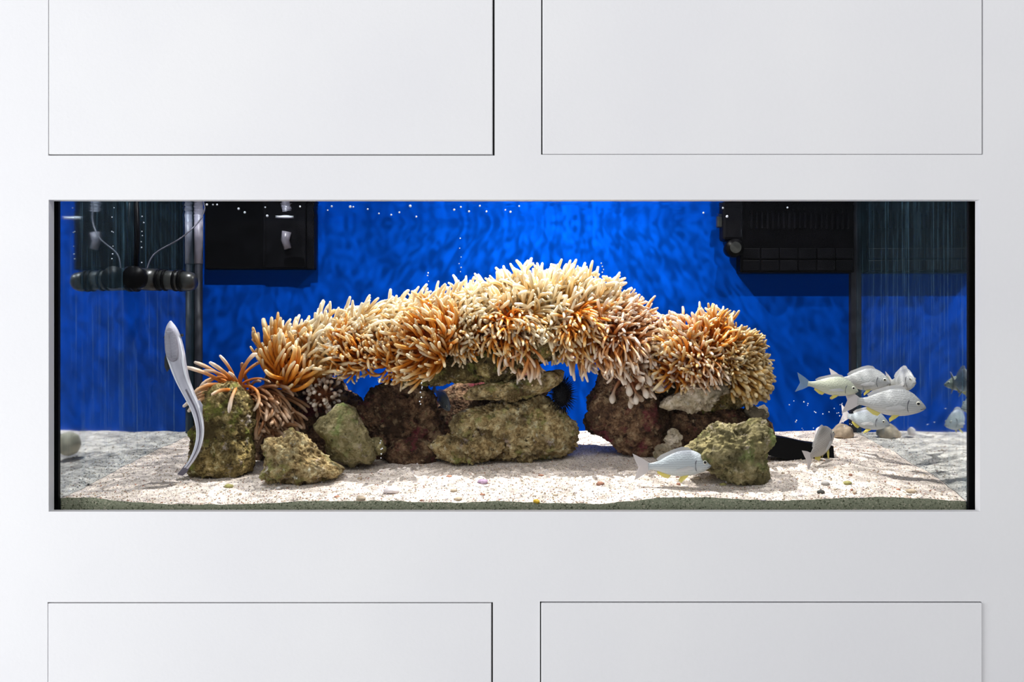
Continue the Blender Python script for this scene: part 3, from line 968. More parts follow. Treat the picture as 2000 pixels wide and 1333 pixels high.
UP = (0, -0.35, 1)
FR = (0, -1, 0.25)
an = [
    # px, py, depth, radius, axis, n, length, palette, bend, label, kwargs
    (462, 765, 0.245, 22, (-0.5, -0.3, 0.8), 28, 64, 'pink', (-0.2, -0.3, -1), 'brownish-pink anemone with long tentacles draped over the tall pillar rock', dict(spread=0.6, disc='disc_brown', cosmin=0.0)),
    (515, 785, 0.30, 34, (0.2, -1, 0.0), 95, 56, 'brown', (0.6, -0.2, -1), 'dark brown drooping anemone in the shade between pillar rock and arch', dict(disc='disc_brown', spread=0.3, flow=(0.2, 0, -0.4))),
    (568, 728, 0.33, 44, (-0.15, -0.6, 0.7), 130, 60, 'orange', (0.3, 0, 1), 'orange anemone with long upright tentacles at the lower left end of the arch', dict(flow=(0.05, 0, 0.75))),
    (615, 719, 0.345, 42, (0.05, -0.4, 0.9), 120, 62, 'cream', (0.6, 0, 0.5), 'pale wispy anemone trailing towards the crest, next to the arch\'s left end anemone', dict(flow=(0.25, 0, 0.6))),
    (690, 690, 0.325, 36, (-0.1, -1, 0.1), 140, 42, 'orange', (0, -0.3, 0.4), 'orange anemone at the underside of the arch above the blue gap', dict(flow=(-0.1, 0, 0.1))),
    (665, 676, 0.36, 36, (0.1, -0.3, 1), 90, 54, 'cream', (0.9, 0, 0.1), 'wispy cream anemone whose tentacles lean over the arch\'s lower slope', dict(flow=(0.35, 0, 0.35))),
    (735, 655, 0.35, 44, (0.05, -0.6, 0.8), 125, 52, 'cream', (0.9, 0, 0.0), 'cream anemone on the arch slope above the blue gap', dict(flow=(0.45, 0, 0.1))),
    (770, 690, 0.32, 40, (0, -1, -0.1), 120, 42, 'orange', (0, -0.3, 0.6), 'orange anemone on the arch front above the maroon rock column', dict(flow=(0, 0, 0.0))),
    (805, 650, 0.36, 44, (0.1, -0.4, 1), 125, 52, 'cream', (1, 0, 0.1), 'cream anemone on the arch slope above the maroon rock column', dict(flow=(0.5, 0, 0.2))),
    (838, 672, 0.315, 50, (-0.2, -1, 0.1), 165, 54, 'orange', (-0.7, -0.2, 0.5), 'big orange anemone fanning out above the flat ledge over the cave', dict(flow=(-0.15, 0, 0.1))),
    (880, 632, 0.36, 42, (0.1, -0.4, 1), 125, 52, 'cream', (1, 0, 0.2), 'cream anemone on the arch slope above the cave mouth', dict(flow=(0.45, 0, 0.25))),
    (915, 652, 0.32, 32, (0.1, -1, -0.1), 80, 38, 'orange', (0.3, -0.2, -0.3), 'dark-centred orange anemone over the joint of the two ledge rocks', dict(flow=(0, 0, -0.2))),
    (925, 640, 0.335, 40, (0.1, -0.9, 0.5), 110, 46, 'cream', (0.5, -0.3, 0.2), 'cream and orange anemone on the front slope just below the arch crest', dict()),
    (960, 619, 0.37, 40, (0, -0.4, 1), 120, 50, 'cream', (-0.3, 0, 0.3), 'cream anemone at the start of the arch crest', dict(flow=(0, 0, 0.2))),
    (1000, 648, 0.315, 38, (0.1, -1, 0.0), 120, 46, 'orange', (0.2, -0.3, -0.8), 'orange anemone on the arch front above the tentacles hanging over the mossy ledge', dict(flow=(0, 0, -0.05))),
    (1015, 678, 0.30, 24, (0.05, -0.8, -0.5), 34, 54, 'pink', (0, -0.1, -1), 'anemone with long tentacles hanging down over the mossy ledge', dict(flow=(0.1, 0, -0.8), disc='disc_brown')),
    (1030, 608, 0.37, 42, (-0.1, -0.4, 1), 125, 54, 'cream', (-0.3, 0, 0.5), 'tall cream anemone on the arch crest above the flat tan slab', dict(flow=(0, 0, 0.4))),
    (1045, 630, 0.33, 42, (0, -1, 0.4), 120, 46, 'cream', (0.4, -0.3, -0.4), 'cream anemone facing out below the arch crest', dict()),
    (1095, 610, 0.36, 44, (0, -0.5, 1), 130, 54, 'cream', (0.3, 0, 0.6), 'tallest cream anemone at the very peak of the arch', dict(flow=(0, 0, 0.45))),
    (1150, 619, 0.365, 42, (0.3, -0.4, 1), 120, 54, 'cream', (0.6, 0, 0.5), 'cream anemone leaning off the peak towards the right pillar', dict(flow=(0.2, 0, 0.35))),
    (1125, 640, 0.315, 36, (0, -1, 0.0), 115, 46, 'orange', (0.2, -0.2, -0.6), 'fiery orange anemone on the arch front above the arch opening', dict()),
    (1140, 666, 0.31, 24, (0, -0.8, -0.5), 38, 48, 'pink', (0.3, -0.2, -1), 'pinkish anemone hanging over the opening of the arch', dict(flow=(0.1, 0, -0.7), disc='disc_brown')),
    (1195, 640, 0.345, 38, (0.3, -0.8, 0.8), 110, 44, 'pink', (0.4, -0.2, 0.2), 'pinkish cream anemone on the downslope between peak and right shoulder', dict()),
    (1240, 657, 0.35, 36, (0.6, -0.6, 0.7), 110, 44, 'pink', (0.8, -0.2, 0.2), 'pink-white anemone on the right shoulder of the arch', dict(flow=(0.2, 0, 0))),
    (1210, 676, 0.31, 32, (0.1, -1, 0), 90, 46, 'pink', (0.2, -0.2, -0.8), 'pinkish orange anemone where the arch meets the right pillar', dict(flow=(0, 0, -0.1))),
    (1236, 726, 0.325, 36, (0.05, -1, -0.1), 34, 34, 'white_bulb', (0.3, -0.4, -0.6), 'sparse bubble-tipped anemone with white bulbs on the right pillar', dict(disc='disc_brown', flow=(0, 0, -0.2))),
    (1275, 702, 0.34, 28, (0.4, -0.9, 0), 56, 44, 'pink', (0.6, -0.2, -0.5), 'slender pink anemone in the gap between arch and right-hand mound', dict()),
    (1330, 682, 0.35, 40, (-0.3, -0.7, 0.8), 150, 48, 'pink', (-0.7, -0.2, 0.2), 'spiky cream and orange anemone crowning the right-hand mound', dict(group='anemones on the right mound')),
    (1322, 706, 0.325, 34, (-0.3, -1, 0), 120, 50, 'orange', (-0.6, -0.2, 0.2), 'orange anemone on the arch-facing side of the right-hand mound', dict(group='anemones on the right mound')),
    (1385, 682, 0.34, 42, (0.2, -0.8, 0.8), 150, 46, 'orange', (0.2, -0.2, 0.6), 'orange anemone with a crest of upright tentacles on top of the right-hand mound', dict(group='anemones on the right mound')),
    (1368, 716, 0.30, 24, (-0.1, -1, -0.3), 70, 38, 'pink', (0.1, -0.3, -0.8), 'small pinkish anemone just above the pale knobby rock', dict(group='anemones on the right mound')),
    (1410, 702, 0.32, 32, (0.1, -1, 0.3), 110, 34, 'olive', (-0.6, -0.3, 0), 'olive-tipped anemone in the middle of the right-hand mound', dict(group='anemones on the right mound')),
    (1434, 702, 0.345, 34, (0.7, -0.6, 0.6), 120, 38, 'olive', (0.7, -0.2, 0.2), 'olive anemone on the outer shoulder of the right-hand mound', dict(group='anemones on the right mound')),
    (1448, 742, 0.33, 32, (0.6, -0.8, -0.2), 150, 30, 'olive_short', (0.5, -0.3, -0.6), 'short-fringed olive anemone drooping off the outer edge of the right-hand mound', dict(group='anemones on the right mound')),
    (628, 772, 0.335, 24, (-0.15, -1, -0.05), 52, 25, 'white_bulb', (0, -0.5, -0.3), 'cluster of stubby white-bulbed polyps on the dark mound rock', dict(group='polyps on the mound rock', disc='disc_brown', name='polyp_cluster')),
]
for i, (px, py, y, r, ax, n, ln, pal, bd, lb, kw) in enumerate(an):
    anemone(px, py, y, r, ax, n, ln, pal, bd, lb, seed=i + 1, **kw)

# ------------------------------------------------------------------ sea urchin
uc = P(1097, 770, 0.345)
urch = thing('sea_urchin', uc, 'black spiny sea urchin clinging to the slab inside the arch', 'sea urchin')
iv, jf = ICO[3]
link('test', mesh('test', [Vector((u.x * 0.020, u.y * 0.022, u.z * 0.030)) for u in iv], jf), M['urchin'], urch)
rnd = random.Random(5)
sm = mesh('spine', *(lambda: ([Vector((math.cos(a) * 0.055, math.sin(a) * 0.055, 0)) for a in (0, 1.57, 3.14, 4.71)] + [Vector((0, 0, 1))],
                              [(0, 1, 4), (1, 2, 4), (2, 3, 4), (3, 0, 4)]))())
sm.materials.append(M['urchin'])
for i in range(290):
    cz_ = 1 - 2 * (i + 0.5) / 290
    sz_ = math.sqrt(1 - cz_ * cz_)
    u = Vector((math.cos(GA * i) * sz_, math.sin(GA * i) * sz_, cz_))
    o = bpy.data.objects.new('spine', sm)
    C.objects.link(o)
    o.parent = urch
    d = (u + Vector((rnd.gauss(0, .1), rnd.gauss(0, .1), rnd.gauss(0, .1)))).normalized()
    s = rnd.uniform(0.014, 0.024)
    o.matrix_basis = Matrix.Translation(Vector((u.x * 0.020, u.y * 0.021, u.z * 0.033))) @ frame_axes(d, Vector((0.2, 1, 0.1))).to_4x4() @ Matrix.Scale(s, 4)


# ------------------------------------------------------------------ fish
PROF = [  # x (0 nose .. 1 tail base), top, bottom, half width
    (0.00, 0.000, -0.020, 0.004), (0.03, 0.040, -0.050, 0.028), (0.10, 0.110, -0.092, 0.058), (0.20, 0.190, -0.130, 0.082),
    (0.32, 0.238, -0.160, 0.098), (0.46, 0.240, -0.172, 0.100), (0.60, 0.205, -0.160, 0.085), (0.74, 0.140, -0.118, 0.060),
    (0.86, 0.080, -0.070, 0.036), (0.95, 0.058, -0.052, 0.020), (1.00, 0.060, -0.055, 0.010)]


def fish(name, px, py, y, length, yaw, pitch, label, skin='fish', bend=0.0, tall=1.0, pelvic='fin_yellow', tail='fin_tail', roll=0.0, dark_eye=False, group='sea bream in the aquarium', fat=1.0):
    """px,py: pixel of the body's middle; length: body pixels nose to tail base if seen square on.
    local axes: nose +x, up +z, local unit = body length"""
    L = S(length, y)
    c = P(px, py, y)
    root = thing(name, c, label, 'fish', group)
    root.rotation_euler = Euler((math.radians(roll), math.radians(-pitch), math.radians(yaw)), 'XYZ')
    root.scale = (L, L, L)

    def bx(x):                      # sideways bend of the spine
        return bend * (x - 0.5) ** 2 * 1.6

    def W(x, yy, z):                # x from nose
        return Vector((0.5 - x, yy + bx(x), z * tall))

    st = catmull(PROF, 30)
    ns = 18
    V, F = [], []
    for (x, t, b_, w) in st:
        mid, h = (t + b_) / 2, (t - b_) / 2
        for k in range(ns):
            a = 2 * math.pi * k / ns
            V.append(W(x, math.sin(a) * abs(math.sin(a)) ** 0.15 * w * fat * (1 - 0.25 * max(0, math.cos(a))), mid + h * math.cos(a)))
    for i in range(len(st) - 1):
        for k in range(ns):
            a, b_ = i * ns + k, i * ns + (k + 1) % ns
            F.append((a, b_, b_ + ns, a + ns))
    F.append(tuple(range(ns)))
    F.append(tuple(range(len(st) * ns - 1, (len(st) - 1) * ns - 1, -1)))
    link('body', mesh('body', V, F), M[skin], root)

    def fin(nm, pts, mat, th=0.008, yo=0.0, splay=0.0, base_z=0.0):
        n = len(pts)
        cxm = sum(p[0] for p in pts) / n
        czm = sum(p[1] for p in pts) / n
        vv = []
        for sgn in (-1, 1):
            for (x, z) in pts:
                vv.append(W(x, sgn * th * 0.25 + yo + splay * (base_z - z), z))
        vv.append(W(cxm, -th + yo + splay * (base_z - czm), czm))
        vv.append(W(cxm, th + yo + splay * (base_z - czm), czm))
        ff_ = []
        for i in range(n):
            j = (i + 1) % n
            ff_.append((i, j, 2 * n))
            ff_.append((n + j, n + i, 2 * n + 1))
            ff_.append((j, i, n + i, n + j))
        return link(nm, mesh(nm, vv, ff_, False), M[mat], root)

    fin('tail_fin', [(0.97, 0.055), (1.08, 0.13), (1.24, 0.215), (1.20, 0.10), (1.155, 0.0), (1.19, -0.10), (1.23, -0.21), (1.08, -0.13), (0.97, -0.052)], tail)
    fin('dorsal_fin', [(0.28, 0.215), (0.36, 0.285), (0.46, 0.295), (0.58, 0.265), (0.70, 0.215), (0.80, 0.175), (0.87, 0.115), (0.84, 0.085), (0.70, 0.150), (0.55, 0.215), (0.40, 0.232)], 'fin_clear')
    fin('anal_fin', [(0.64, -0.142), (0.69, -0.195), (0.76, -0.180), (0.86, -0.110), (0.86, -0.068), (0.74, -0.110)], pelvic)
    fin('pelvic_fin', [(0.37, -0.150), (0.42, -0.200), (0.51, -0.265), (0.52, -0.225), (0.47, -0.160)], pelvic, yo=-0.035, splay=-0.35, base_z=-0.15)
    fin('pelvic_fin', [(0.37, -0.150), (0.42, -0.200), (0.51, -0.265), (0.52, -0.225), (0.47, -0.160)], pelvic, yo=0.035, splay=0.35, base_z=-0.15)
    for sgn in (-1, 1):
        # pectoral fin lies along the flank
        pts = [(0.30, -0.02), (0.38, 0.005), (0.56, -0.045), (0.60, -0.075), (0.50, -0.085), (0.31, -0.055)]
        fin('pectoral_fin', pts, 'fin_clear', th=0.004, yo=sgn * (0.102 * fat))
        # gill edge
        gp = [W(0.235 + 0.035 * math.cos(q), sgn * 0.0, 0.10 * math.sin(q)) for q in [(-1 + 2 * k / 7) * 1.2 for k in range(8)]]
        for k, p in enumerate(gp):
            zz = p.z / tall
            p.y += sgn * (0.086 * fat * math.sqrt(max(0.05, 1 - ((zz - 0.03) / 0.18) ** 2)) + 0.002)
        gm = tube_mesh('gill_cover_edge', gp, [0.002, 0.005, 0.007, 0.006, 0.007, 0.010, 0.008, 0.003], 5)
        link('gill_cover_edge', gm, M['gill'], root)
        iv3, jf3 = ICO[2]
        ec = W(0.115, sgn * 0.058 * fat, 0.045)
        e = link('eye', mesh('eye', [Vector((u.x * 0.036, u.y * 0.014, u.z * 0.036)) for u in iv3], jf3), M['eye_black' if dark_eye else 'eye_white'], root, ec)
        link('pupil', mesh('pupil', [Vector((u.x * 0.024, u.y * 0.008, u.z * 0.024)) for u in iv3], jf3), M['eye_black'], e, Vector((0, sgn * 0.008, 0)))
    mp_ = [W(0.005, -0.020, -0.026), W(0.0, 0.0, -0.018), W(0.005, 0.020, -0.026)]
    mp_ = [W(0.075, -0.046 * fat, -0.040)] + mp_ + [W(0.075, 0.046 * fat, -0.040)]
    link('mouth', tube_mesh('mouth', mp_, [0.003, 0.004, 0.004, 0.004, 0.003], 5), M['gill'], root)
    return root


fish('sea_bream', 1328, 910, 0.12, 124, 0, 2, 'slim lilac-grey fish gliding low over the bright sand before the angular boulder', skin='fish_lilac', tall=1.0)
fish('sea_bream', 1606, 868, 0.24, 100, 44, 24, 'brownish-grey fish turned away, swimming low over the sand near the flat black piece', skin='fish_grey', tall=1.25)
fish('sea_bream', 1627, 757, 0.195, 96, -8, -8, 'greenish-silver fish with nose lowered, rearmost of the school by the dark corner bar', skin='fish_green', tail='fin_faint', tall=0.95)
fish('sea_bream', 1690, 745, 0.22, 92, -24, -2, 'silver fish with raised back, swimming just above the biggest fish of the school', tall=1.15, roll=0)
fish('sea_bream', 1720, 752, 0.245, 76, 30, 0, 'dim greenish fish half hidden behind the school', skin='fish_green', tail='fin_faint', tall=1.0)
fish('sea_bream', 1764, 747, 0.195, 92, -84, 4, 'silver fish seen head-on above the biggest fish of the school', tall=1.2, fat=0.8)
fish('sea_bream', 1741, 790, 0.165, 124, -20, -4, 'biggest silver fish of the school with bright yellow belly fins', tall=1.05)
fish('sea_bream', 1693, 822, 0.30, 84, -42, -8, 'lilac-silver fish under the biggest fish, angled towards the glass', skin='fish_lilac', tall=1.15, bend=0.25)
fish('cave_fish', 864, 782, 0.43, 74, -58, -28, 'dark grey fish peering out of the cave under the ledge', skin='fish_dark', tall=1.0, pelvic='fin_dark', tail='fin_dark', group='fish in the cave')

# ------------------------------------------------------------------ remora
RD = 0.140
rp = catmull([(333, 627, 1.5), (334, 640, 10), (338, 662, 15.5), (343, 690, 17.5), (349, 716, 15.5), (358, 745, 13), (370, 772, 11), (383, 800, 9.5), (390, 828, 8.0), (391, 852, 7.0), (385, 878, 6.2), (374, 900, 5.0), (364, 914, 4.4)], 44)
rem_loc = P(345, 690, RD)
rem = thing('remora', rem_loc, 'slender grey remora hanging head up beside the tall pillar rock', 'fish')
pts = [P(a, b_, RD) - rem_loc for a, b_, r in rp]
link('body', tube_mesh('body', pts, [S(r, RD) for a, b_, r in rp], 16, hint=Vector((0, 1, 0)), flat=0.72), M['remora'], rem)


def ribbon(name, path, mat, parent, yoff, th):
    """narrow raised stripe following the flank; path = (px, py, half width px)"""
    p_ = [P(a, b_, RD) - rem_loc + Vector((0, yoff(i / (len(path) - 1)), 0)) for i, (a, b_, w) in enumerate(path)]
    return link(name, tube_mesh(name, p_, [S(w, RD) for a, b_, w in path], 8, flat=th), mat, parent)


half = [r * 0.72 for a, b_, r in rp]


def front(t, k=0.94):
    i = min(len(rp) - 1, int(t * (len(rp) - 1)))
    return -S(half[i], RD) * k


n_ = len(rp)
ribbon('dark_stripe', [(a + 0.15 * r, b_, max(0.6, 0.16 * r)) for a, b_, r in rp[20:]], M['remora_dark'], rem, lambda t: front(0.45 + 0.55 * t), 0.4)['label'] = 'dark stripe along the flank'
ribbon('pale_edge', [(a - 0.80 * r, b_, max(0.5, 0.16 * r)) for a, b_, r in rp[3:]], M['remora_edge'], rem, lambda t: front(t, 0.55), 0.6)
ribbon('pale_edge', [(a + 0.80 * r, b_, max(0.5, 0.16 * r)) for a, b_, r in rp[3:]], M['remora_edge'], rem, lambda t: front(t, 0.55), 0.6)
# sucking disc
dc = P(340, 673, RD) - rem_loc
ang = math.radians(-6)
rotd = Matrix.Rotation(ang, 3, 'Y')
iv, jf = ICO[3]


def dhw(z):      # half width of the disc in px at z px from its centre (z up)
    t = z / 34.0
    return 13.0 * (max(0.0, 1 - abs(t) ** 2.6)) ** 0.5 * (1.0 - 0.16 * t)


V = []
for u in iv:
    z = u.z * 34
    w = dhw(z) / max(1e-3, 13.0 * math.sqrt(max(1e-6, 1 - u.z * u.z))) * 13.0
    V.append(rotd @ Vector((S(u.x * w, RD), u.y * 0.0035, S(z, RD))))
disc = link('sucking_disc', mesh('sucking_disc', V, jf), M['disc'], rem, dc + Vector((0, front(0.25, 1.02), 0)))
disc['label'] = 'ridged grey sucking disc on the head'
for k in range(20):
    z = -26 + k * 2.65
    w = dhw(z) * 0.88
    for sg in (-1, 1):
        v = [(0, 0), (sg * w, 1.0)]
        pp = [rotd @ Vector((S(sg * 0.4, RD), -0.0033, S(z - 0.6, RD))), rotd @ Vector((S(sg * w * 0.5, RD), -0.0031, S(z, RD))), rotd @ Vector((S(sg * w, RD), -0.0012, S(z + 0.8, RD)))]
        link('lamella', tube_mesh('lamella', pp, [S(0.55, RD)] * 3, 5), M['lamella'], disc)


def flat_part(name, poly, y, th, mat, parent, loc, yslope=0.0):
    pts_ = [P(a, b_, y) - loc for a, b_ in poly]
    n = len(pts_)
    cc = sum(pts_, Vector()) / n
    V_ = [p + Vector((0, -th * 0.3, 0)) for p in pts_] + [p + Vector((0, th * 0.3, 0)) for p in pts_] + [cc + Vector((0, -th, 0)), cc + Vector((0, th, 0))]
    for v in V_:
        v.y += yslope * (v.x - pts_[0].x)
    F_ = []
    for i in range(n):
        j = (i + 1) % n
        F_ += [(i, j, 2 * n), (n + j, n + i, 2 * n + 1), (j, i, n + i, n + j)]
    return link(name, mesh(name, V_, F_, False), mat, parent)


flat_part('pectoral_fin', [(325, 688), (331, 692), (334, 706), (331, 720), (326, 727), (322, 716), (322, 700)], RD + 0.006, 0.002, M['fin_dark'], rem, rem_loc, 0.5)
flat_part('pectoral_fin', [(356, 684), (361, 694), (365, 708), (367, 720), (362, 712), (357, 700)], RD + 0.006, 0.002, M['fin_dark'], rem, rem_loc, -0.5)
flat_part('dorsal_fin', [(377, 785), (390, 782), (396, 792), (395, 815), (391, 812)], RD, 0.0015, M['remora'], rem, rem_loc)
flat_part('tail_fin', [(369, 903), (373, 908), (366, 922), (357, 930), (346, 927), (352, 920), (362, 908)], RD, 0.0015, M['remora_dark'], rem, rem_loc)
for px_ in (355.5, 323.0):
    e = link('eye', mesh('eye', [u * 0.0034 for u in ICO[2][0]], ICO[2][1]), M['eye_black'], rem, P(px_, 655 if px_ > 340 else 659, RD) - rem_loc)

# ------------------------------------------------------------------ equipment
# overflow box at the back left
yb = 0.648
a, b_ = P(400, 526, yb), P(613, 526, yb)
ob = thing('overflow_box', ((a.x + b_.x) / 2, yb, a.z), 'black overflow box on the blue back beside the left corner pipe', 'filter box')
box('body', a.x, b_.x - 0.03, yb, YB, a.z, WS + 0.03, M['plastic'], ob, 0.003)
box('cover', P(515, 0, yb).x, P(598, 0, yb).x, yb - 0.006, yb, a.z + 0.004, WS + 0.025, M['plastic2'], ob, 0.002)
box('side_rail', b_.x - 0.03, b_.x, yb + 0.004, YB, a.z, WS + 0.03, M['plastic2'], ob, 0.003)
box('guide', P(517, 0, yb).x, P(521, 0, yb).x, yb - 0.010, yb - 0.005, a.z + 0.01, WS + 0.02, M['plastic2'], ob, 0.001)
gl_ = [P(560, 453, yb - 0.012) - ob.location, P(557, 470, yb - 0.012) - ob.location, P(562, 486, yb - 0.012) - ob.location]
link('reflection_smear', tube_mesh('reflection_smear', gl_, [S(9, yb), S(8, yb), S(7, yb)], 10), plain('pale_lilac_reflection', (0.20, 0.19, 0.23), 0.3), ob)['label'] = 'pale reflection on the box, built as a solid piece'  # whitish reflection on the cover, built as a pale solid piece

# vertical pipe in the back left corner
pc = P(388, 700, 0.667)
pp = thing('corner_pipe', (pc.x, pc.y, TB), 'vertical grey pipe standing in the back left corner', 'pipe')
link('pipe', tube_mesh('pipe', [Vector((0, 0, 0)), Vector((0, 0, 0.3)), Vector((0, 0, P(0, 515, 0.655).z - TB))], [0.0105] * 3, 12), M['corner'], pp)
link('sleeve', tube_mesh('sleeve', [Vector((0, 0, P(0, 515, 0.655).z - TB)), Vector((0, 0, WS + 0.02 - TB))], [0.0118] * 2, 12), plain('lilac_grey_plastic', (0.34, 0.32, 0.40), 0.4, var=0.15), pp)['label'] = 'paler lilac-grey upper sleeve'

# filter box at the back right
y1 = 0.635
a, b_ = P(1445, 533, y1), P(1672, 533, y1)
fb = thing('filter_box', ((a.x + b_.x) / 2, y1, a.z), 'wide black filter box under the water surface beside the right glass', 'filter box')
box('body', a.x, TR1 - 0.017, y1, YB - 0.001, a.z, WS + 0.03, M['plastic'], fb, 0.003)
for i_ in range(6):
    xx = a.x + 0.008 + i_ * 0.050
    for j_ in range(2):
        zz = a.z + 0.006 + j_ * 0.032
        box('panel', xx, xx + 0.045, y1 - 0.003, y1 + 0.001, zz, zz + 0.027, M['plastic2'], fb, 0.001)
for i_ in range(19):
    xx = P(1465 + i_ * 10.5, 0, y1).x
    box('comb_tooth', xx, xx + 0.005, y1 - 0.005, y1 + 0.001, P(0, 447, y1).z, P(0, 415, y1).z, M['plastic2'], fb, 0.0008)
a2, b2 = P(1410, 470, y1), P(1450, 396, y1)
box('pump_head', a2.x, b2.x, y1 - 0.01, y1 + 0.04, a2.z, WS + 0.02, M['plastic2'], fb, 0.008)
box('side_knob', P(1401, 0, y1).x, P(1412, 0, y1).x, y1, y1 + 0.02, P(0, 444, y1).z, P(0, 424, y1).z, M['smoke'], fb, 0.003)
nc = P(1432, 486, y1) - fb.location
link('nozzle', tube_mesh('nozzle', [nc + Vector((0, -0.030, 0)), nc + Vector((0, 0, 0)), nc + Vector((0, 0.03, 0))], [S(17, y1), S(18, y1), S(15, y1)], 20, hint=Vector((0, 0, 1))), M['plastic'], fb)
bm = bmesh.new()
bmesh.ops.create_circle(bm, segments=20, radius=S(11, y1), cap_ends=True)
nzr = link('nozzle_mouth', bm_mesh('nozzle_mouth', bm), M['smoke'], fb, nc + Vector((0, -0.0305, 0)))
nzr.rotation_euler = (math.pi / 2, 0, 0)

# powerhead on the left glass
yp = 0.335
fx = (yp - YF) / (YB - YF)
gx = TL0 + (TL1 - TL0) * fx
zc = P(0, 545, yp).z
ph = thing('powerhead_pump', (gx, yp, zc), 'black tubular powerhead pump fixed to the left glass', 'pump')
X1 = P(385, 0, yp).x - gx
zdrop = -0.006


def xtube(nm, x0, x1, r, mat, seg=16):
    return link(nm, tube_mesh(nm, [Vector((x0, 0, zdrop * x0 / X1)), Vector(((x0 + x1) / 2, 0, zdrop * (x0 + x1) / 2 / X1)), Vector((x1, 0, zdrop * x1 / X1))], [r, r, r], seg), mat, ph)


xtube('suction_cup', 0.001, 0.012, 0.030, M['plastic2'])
xtube('motor_body', 0.012, 0.055, 0.026, M['smoke'])
xtube('barrel', 0.055, X1 - 0.035, 0.023, M['smoke'])
for q in (0.058, 0.072, X1 - 0.052, X1 - 0.040):
    xtube('ring', q, q + 0.006, 0.0255, M['plastic'])
link('end_cap', tube_mesh('end_cap', [Vector((X1 - 0.035 + t, 0, zdrop)) for t in (0, 0.016, 0.027, 0.033, 0.035)], [0.023, 0.023, 0.020, 0.013, 0.004], 16), M['smoke'], ph)
link('outlet', tube_mesh('outlet', [Vector((0.022, -0.050, 0)), Vector((0.022, -0.03, 0)), Vector((0.022, 0, 0))], [0.026, 0.024, 0.022], 18, hint=Vector((0, 0, 1))), M['plastic'], ph)
cb = [Vector(q) for q in catmull([(0.03, 0, 0.02), (0.045, 0.01, 0.06), (0.10, 0.03, 0.10), (0.135, 0.06, 0.15), (0.14, 0.08, 0.20)], 18)]
link('cable', tube_mesh('cable', cb, [0.0016] * 18, 6), M['cable'], ph)
link('bracket', tube_mesh('bracket', [Vector((0.006, 0, 0.02)), Vector((0.010, 0, 0.10)), Vector((0.006, 0, 0.20))], [0.006, 0.005, 0.005], 6), M['plastic2'], ph)

# flat black piece half sunk in the sand at the right
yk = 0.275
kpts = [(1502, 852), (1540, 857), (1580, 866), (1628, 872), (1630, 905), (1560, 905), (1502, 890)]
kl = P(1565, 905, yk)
ks = thing('black_piece', kl, 'flat black piece half sunk in the sand behind the angular boulder', 'slab')
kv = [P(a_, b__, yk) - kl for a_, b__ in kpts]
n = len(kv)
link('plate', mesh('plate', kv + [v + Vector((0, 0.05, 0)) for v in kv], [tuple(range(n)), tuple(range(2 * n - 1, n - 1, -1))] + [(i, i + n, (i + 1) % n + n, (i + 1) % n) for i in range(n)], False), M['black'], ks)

# ------------------------------------------------------------------ shells and pebbles on the sand


def on_sand(px, py):
    """point where the sight line through the pixel meets the sand"""
    for i in range(640):
        y = YF + 0.002 + i * 0.001
        p = P(px, py, y)
        if p.z <= sand_z(p.x, y):
            return p
    return P(px, py, YF + 0.01)


def pebble(name, px, py, w, h, mat, label, seed, cat='pebble', group='loose pieces on the sand'):
    p = on_sand(px, py)
    rr = random.Random(seed)
    iv_, jf_ = ICO[2]
    sx, sz = S(w / 2, p.y), S(h / 2, p.y)
    V_ = []
    for u in iv_:
        k = 1 + 0.35 * noise.noise(u * 1.8 + Vector((seed * 2.3, 0, 0)))
        V_.append(Vector((u.x * sx, u.y * sx * 0.8, u.z * sz)) * k)
    o = link(name, mesh(name, V_, jf_), mat)
    o.location = (p.x, p.y, sand_z(p.x, p.y) + sz * 0.45)
    o.rotation_euler.z = rr.uniform(-0.6, 0.6)
    return tag(o, label, cat, group)


pebble('shell', 943, 944, 22, 11, M['shell'], 'small purple shell lying on the bright sand', 1, 'shell')
pebble('shell', 765, 962, 34, 14, M['shell_white'], 'ribbed white and lilac shell at the front of the sand', 2, 'shell')
pebble('pebble', 1048, 989, 13, 9, M['peb_yellow'], 'bright yellow pebble against the front glass', 3)
pebble('pebble', 447, 952, 17, 9, M['peb_green'], 'green pebble in front of the tall pillar rock', 4)
pebble('pebble', 1603, 964, 16, 9, M['peb_dark'], 'dark wedge-shaped stone near the front on the right sand', 5)
pebble('pebble', 1655, 946, 18, 8, M['peb_green'], 'olive pebble on the right sand behind the dark wedge stone', 6)
pebble('pebble', 1612, 947, 16, 10, M['peb_grey'], 'grey pebble beside the dark wedge stone', 7)
pebble('pebble', 1362, 937, 14, 7, M['peb_tan'], 'tan pebble under the nose of the gliding fish', 8)
pebble('pebble', 1412, 948, 14, 6, M['peb_green'], 'flat olive fragment at the foot of the angular boulder', 9)
pebble('pebble', 1172, 947, 16, 8, M['peb_rust'], 'rusty pebble on the open sand in front of the arch opening', 10)
pebble('pebble', 886, 960, 14, 6, M['peb_tan'], 'tan chip on the sand in front of the low porous rock', 11)
pebble('pebble', 895, 977, 16, 8, M['peb_tan'], 'tan pebble close to the front glass before the low porous rock', 12)
pebble('pebble', 705, 977, 20, 10, M['peb_tan'], 'brownish pebble close to the front glass before the lobed rock', 13)
pebble('pebble', 545, 956, 12, 7, M['peb_grey'], 'grey pebble before the craggy rock', 14)
pebble('pebble', 171, 949, 7, 6, M['peb_dark'], 'small dark pebble at the foot of the left glass', 15)
pebble('pebble', 1780, 962, 22, 9, M['peb_tan'], 'broad tan pebble at the front of the right sand', 16)
rr = random.Random(77)
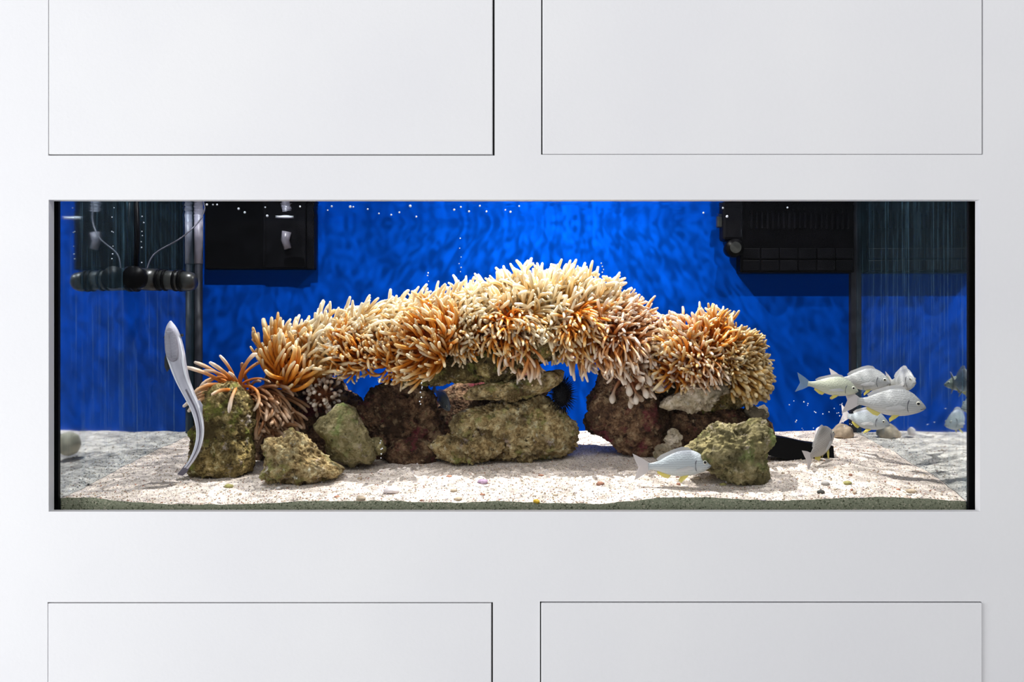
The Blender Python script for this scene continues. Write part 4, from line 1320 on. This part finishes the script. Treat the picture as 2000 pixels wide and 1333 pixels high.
for k in range(34):
    px_ = rr.uniform(420, 1800)
    py_ = rr.uniform(925, 982)
    cn = rr.choice(['tan', 'white', 'grey', 'white', 'rust'])
    pebble('coral_fragment', px_, py_, rr.uniform(6, 12), rr.uniform(3, 6), M['shell_white' if cn == 'white' else 'peb_' + cn],
           'small %s coral fragment strewn on the sand %s' % (cn, 'before the pillar, craggy and lobed rocks' if px_ < 760 else 'before the boulder and arch opening' if px_ < 1240 else 'around the angular boulder' if px_ < 1520 else 'below the school of fish'), 100 + k, 'coral fragment', 'small fragments strewn on the sand')

# ------------------------------------------------------------------ bubbles
bmd = mesh('bubble', ICO[2][0], ICO[2][1])
bmd.materials.append(M['bubble'])
rr = random.Random(12)
bl = []
for px_ in (404, 416, 424, 466, 478, 518, 522, 586, 640, 648, 684, 690, 718, 740, 764, 780, 801, 813, 887, 900, 916, 937, 950, 987, 997, 1014, 1374, 1412, 1420, 1538):
    bl.append((px_, rr.uniform(402, 424) if px_ > 430 else 400, 0.10 + rr.random() * 0.1, rr.uniform(1.4, 2.6), 'white air bubble just under the water surface ' + ('at the overflow box' if px_ < 615 else 'over the left slope of the arch' if px_ < 860 else 'over the crest of the arch' if px_ < 1100 else 'at the filter box'), 'bubbles under the water surface'))
for (x0, y0_, y1_, n, wh) in ((838, 530, 600, 6, 'above the left slope of the arch'), (898, 470, 575, 8, 'above the arch where the slope meets the crest'), (1176, 515, 535, 4, 'above the downslope of the arch'), (968, 535, 545, 2, 'just above the crest of the arch'), (822, 745, 800, 7, 'before the maroon rock column'), (745, 860, 905, 6, 'beside the small beige nub'), (220, 415, 520, 7, 'before the mirroring left glass above the pump'), (278, 420, 520, 7, 'above the outlet of the powerhead pump')):
    for i in range(n):
        bl.append((x0 + rr.uniform(-3, 3), y0_ + (y1_ - y0_) * (i + rr.uniform(-0.6, 0.6)) / n, 0.16, rr.uniform(0.9, 1.6), 'tiny air bubble of the string ' + wh, 'rising bubble strings'))
for i in range(26):
    bl.append((rr.uniform(1540, 1665), rr.uniform(780, 845), 0.25 + rr.random() * 0.2, rr.uniform(0.7, 1.5), 'tiny air bubble drifting near the school of fish', 'bubbles near the fish'))
for (px_, py_, y, r, lb, gp) in bl:
    o = bpy.data.objects.new('bubble', bmd)
    C.objects.link(o)
    o.location = P(px_, py_, y)
    s = S(r, y)
    o.scale = (s, s, s)
    tag(o, lb, 'bubble', gp)
# foam patch under the surface by the overflow box
for (px_, py_, w, h, lb) in ((556, 422, 18, 0.8, 'thin patch of white foam under the surface by the overflow box'),):
    y = 0.56
    V_ = []
    for u in ICO[3][0]:
        k = 1 + 0.3 * noise.noise(u * 4 + Vector((px_, 0, 0)))
        V_.append(Vector((u.x * S(w, y), u.y * 0.010, u.z * S(h, y))) * k)
    o = link('foam_patch', mesh('foam_patch', V_, ICO[3][1]), M['foam'])
    o.location = P(px_, py_, y)
    o.location.z = min(o.location.z, WS - 0.002)
    tag(o, lb, 'foam')
